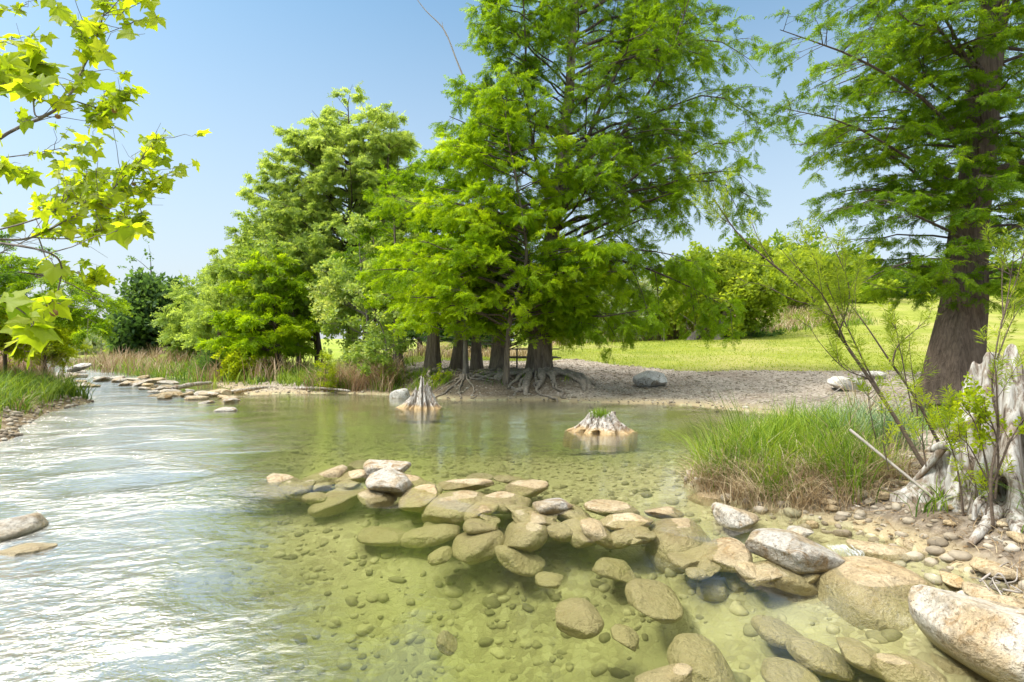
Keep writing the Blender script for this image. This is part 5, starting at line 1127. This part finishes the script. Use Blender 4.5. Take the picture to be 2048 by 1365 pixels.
fe = empty('wire_fence', (fx[0][0], fx[0][1], tz(fx[0][0], fx[0][1]))); tag(fe, 'wire fence on wooden posts far behind the trunks', 'fence')
for p in fx:
    z = tz(p[0], p[1]); mb = MB(); tubes(mb, np.array([[p[0], p[1], z - .1], [p[0], p[1], z + .6], [p[0] + .02, p[1], z + 1.15]]), np.array([.07, .065, .06]), 8, cap=True); q_ = mb.build('post', M['post'], smooth=True); reparent(q_, fe)
for hh in (.45, .8, 1.05):
    P = np.array([[p[0], p[1], tz(p[0], p[1]) + hh] for p in fx]); mb = MB(); tubes(mb, P, np.full(len(P), .008), 4); q_ = mb.build('wire', M['steel']); reparent(q_, fe)
# ------------------------------------------------------------------ little fall of water over the dam
seed(501); t_ = MB()
tw = NT('falling_water'); f1 = tw.n('ShaderNodeBsdfTransparent'); f2 = tw.bsdf((.85, .88, .9), .15, None, .6); mx = tw.n('ShaderNodeMixShader'); mx.inputs[0].default_value = .55
tw.t.links.new(f1.outputs[0], mx.inputs[1]); tw.t.links.new(f2, mx.inputs[2]); TW = tw.done(mx.outputs[0])
for px, py, nn, wd in ((1682, 1098, 80, 22), (1710, 1108, 40, 16)):
    for k in range(nn):
        a = gp(px + N(1, wd)[0] * .6, py + U(-5, 5), .0); L = U(.03, .10)
        P = spline([a + [0, .04, .004], a + [0, -.005, -.004], a + [N(1, .008)[0], -.03, -L]], 7); tubes(t_, P, U(.0006, .0014) * np.array([.5, .8, 1, 1, .9, .7, .4]), 5)
o = t_.build('waterfall', TW, smooth=True); tag(o, 'thin veil of water spilling between the stained block and the oval stone', 'waterfall')
# ------------------------------------------------------------------ sycamore boughs hanging in close by
def syc_leaf(sd):
    r = np.random.default_rng(sd); tips = [(-118, .62), (-62, .86), (0, 1.0), (62, .86), (118, .62)]; pts = [(-.02, -.04)]
    out = []
    for k, (a, L) in enumerate(tips):
        a = math.radians(a + r.normal(0, 4)); L *= r.uniform(.9, 1.1)
        def pp(an, l): return (math.cos(an) * l, math.sin(an) * l)
        for da, fl_ in ((-.33, .68), (-.19, .76), (-.11, .83), (0, 1.), (.11, .83), (.19, .76), (.33, .68)):
            out.append(pp(a + da * (1.1 if abs(da) > .2 else 1), L * fl_ * (r.uniform(.96, 1.06))))
        if k < 4: out.append(pp(a + math.radians(30), .58 * r.uniform(.9, 1.1)))
    o2 = np.array([(-.06, -.10)] + out + [(-.06, .10)]); V_ = np.concatenate([[[0, 0]], o2]); n = len(o2)
    z = -.18 * (V_[:, 0] - .2) ** 2 - .28 * V_[:, 1] ** 2 + .05 * np.sin(V_[:, 1] * 7 + V_[:, 0] * 5 + sd)
    z = z + .10 * np.abs(V_[:, 1])
    return np.concatenate([V_, z[:, None]], 1), np.array([[0, 1 + i, 1 + (i + 1) % n] for i in range(n)])
SL = [syc_leaf(s) for s in range(5)]
seed(601); mbw = MB(); mbl = MB()
sy = empty('sycamore_tree', (-7.9, 3.4, .3)); tag(sy, 'sycamore boughs with big yellow green lobed leaves hanging in close by', 'tree')
def leaves_at(P, T, size, val):
    n = len(P); pet = nrm(T * .4 + N((n, 3), .6)) * size[:, None] * U(.25, .5, n)[:, None]; pet[:, 2] = np.abs(pet[:, 2]) * .4
    B = P + pet
    X_ = nrm(pet + N((n, 3), .05) + np.array([0, 0, -.05])); Zv = nrm(np.array([0, -.55, .85]) + N((n, 3), .42)); Yv = nrm(np.cross(Zv, X_)); Zv = np.cross(X_, Yv)
    tubes(mbw, np.stack([P, (P + B) / 2 - [0, 0, .004], B], 1), np.full((n, 3), .0016), 4)
    var = RNG.integers(0, 5, n)
    for k, (tv, tf) in enumerate(SL):
        i = np.where(var == k)[0]
        if not len(i): continue
        V_ = B[i][:, None] + size[i][:, None, None] * (tv[None, :, 0:1] * X_[i][:, None] + tv[None, :, 1:2] * Yv[i][:, None] + tv[None, :, 2:3] * Zv[i][:, None])
        mbl.add(V_.reshape(-1, 3), (np.arange(len(i))[:, None, None] * len(tv) + tf[None]).reshape(-1, 3), np.repeat(np.clip(val[i], 0, 1), len(tv)))
BR = [ # photo points, depth, radius, leaves, leaf length
    ([(-140, 330), (0, 265), (80, 222), (130, 185), (165, 110), (190, 30), (205, -40)], 2.5, .012, 58, .088), ([(130, 185), (190, 215), (225, 190), (240, 195)], 2.5, .005, 22, .08), ([(20, 255), (60, 150), (80, 90)], 2.3, .006, 22, .105),
    ([(-140, 520), (0, 488), (90, 485), (170, 450), (235, 410), (290, 345), (340, 280)], 3.0, .011, 62, .085), ([(170, 450), (240, 408), (310, 375), (380, 330)], 3.0, .006, 40, .08), ([(230, 412), (270, 350), (300, 305), (325, 290)], 3.1, .005, 26, .075),
    ([(-80, 470), (40, 440), (110, 415), (160, 365), (200, 345)], 2.9, .007, 44, .085), ([(-60, 240), (20, 205), (60, 170), (75, 185)], 2.1, .006, 22, .11), ([(-60, 330), (60, 315), (150, 296), (190, 275)], 3.4, .006, 16, .085),
    ([(-80, 400), (0, 372), (60, 355), (120, 370)], 2.7, .006, 22, .085), ([(90, 485), (170, 465), (230, 440), (300, 450)], 3.1, .005, 30, .08), ([(-100, 470), (30, 490), (80, 520), (75, 580), (50, 620), (10, 660)], 1.75, .006, 11, .11),
    ([(60, 520), (130, 540), (200, 558), (262, 572)], 2.9, .005, 15, .09), ([(-80, 560), (0, 600), (60, 640), (70, 660)], 1.6, .005, 7, .12), ([(-60, 40), (0, 25), (45, 5)], 2.8, .004, 8, .08), ([(-60, 105), (0, 88), (58, 68)], 2.8, .004, 6, .08),
    ([(-80, 560), (40, 500), (140, 470), (230, 455), (300, 440)], 3.2, .005, 26, .085), ([(40, 440), (130, 400), (200, 395)], 3.3, .004, 20, .085),
    ([(150, 130), (190, 75), (225, 75)], 2.6, .004, 13, .08), ([(200, 215), (215, 240), (180, 260)], 2.6, .004, 14, .075), ([(290, 400), (295, 445), (300, 460)], 3.2, .003, 10, .075)]
balls = []; ALLP = []
TX, TY = -7.9, 3.4; tb = tz(TX, TY)
mbt = MB(); V_, q = trunk_mesh(spline([(TX, TY, tb - .2), (TX + .1, TY, 1.4), (TX, TY + .1, 3.2), (TX + .2, TY, 6.)], 26), .26 * np.linspace(1, .5, 26), 30, .4, .4, 5, 9); mbt.add(V_, q); o = mbt.build('trunk', M['bark_grey'], smooth=True); reparent(o, sy)
for pts, d, r, n, sz in BR:
    n = int(n * (1.55 if d > 2 else 1.2)); r *= .7; sz *= .74
    P = spline([at(p[0], p[1], d + .12 * math.sin(i * 2.1 + d * 5)) for i, p in enumerate(pts)], 24)
    P[:, 1] += .15 * wob(P, int(d * 100), 2.5, 2)
    if pts[0][0] >= 0 and ALLP:      # side boughs spring from the nearest bough
        A_ = np.concatenate(ALLP); nr_ = A_[np.argmin(np.linalg.norm(A_ - P[0], axis=1))]; P = spline(np.concatenate([[nr_], P[4::5]]), 24)
    ALLP.append(P); tubes(mbw, P, r * np.linspace(1, .22, 24), 7)
    P2, i2, t2 = grow(P[None], n * .30 / plen(P[None])[0], .2, 1., .27, 45, -.1, 5, .1, maxlen=.42, minlen=.06); P2[:, 2:] += N((len(P2), 3, 3), .012); tubes(mbw, P2, np.full((len(P2), 5), .0019) * np.linspace(1, .35, 5), 5)
    n2 = int(n * .62); idx = RNG.integers(0, len(P2), n2); a, T = pick(P2, idx, U(.2, 1, n2) ** .42); b, T2 = pick(P[None], np.zeros(n - n2 + 3, int), U(.3, 1.0, n - n2 + 3) ** .8)
    A_ = np.concatenate([a, b]); T_ = np.concatenate([T, T2]); leaves_at(A_, T_, sz * U(.55, 1.15, len(A_)), .5 + N(len(A_), .22))
    if pts[0][0] < 0:       # the bough runs back to the trunk on the near bank
        a0 = np.array([TX, TY, np.clip(P[0][2] - .6, .9, 3.4)]); B_ = spline([a0, a0 * .5 + P[0] * .5 + [0, 0, .18], P[0]], 20); tubes(mbw, B_, np.linspace(r * 2.2, r, 20), 8)
    balls.append(P[int(U(8, 20))])
o = mbw.build('branches', M['bark_grey'], smooth=True); reparent(o, sy)
o = mbl.build('leaves', M['sycamore'], smooth=False); reparent(o, sy)
for k, p in enumerate(balls[:8] + [at(45, 600, 1.72), at(108, 604, 1.75)]):
    v, f = ICO[2]; mb = MB(); mb.add(v * (.011 * (1 + .15 * wob(v, k, 9, 2)))[:, None] + p - [0, 0, .035], f); tubes(mb, np.array([p, p - [0, 0, .015], p - [0, 0, .03]]), np.full(3, .001), 4); o = mb.build('seed_ball', M['seed'], smooth=True); reparent(o, sy)
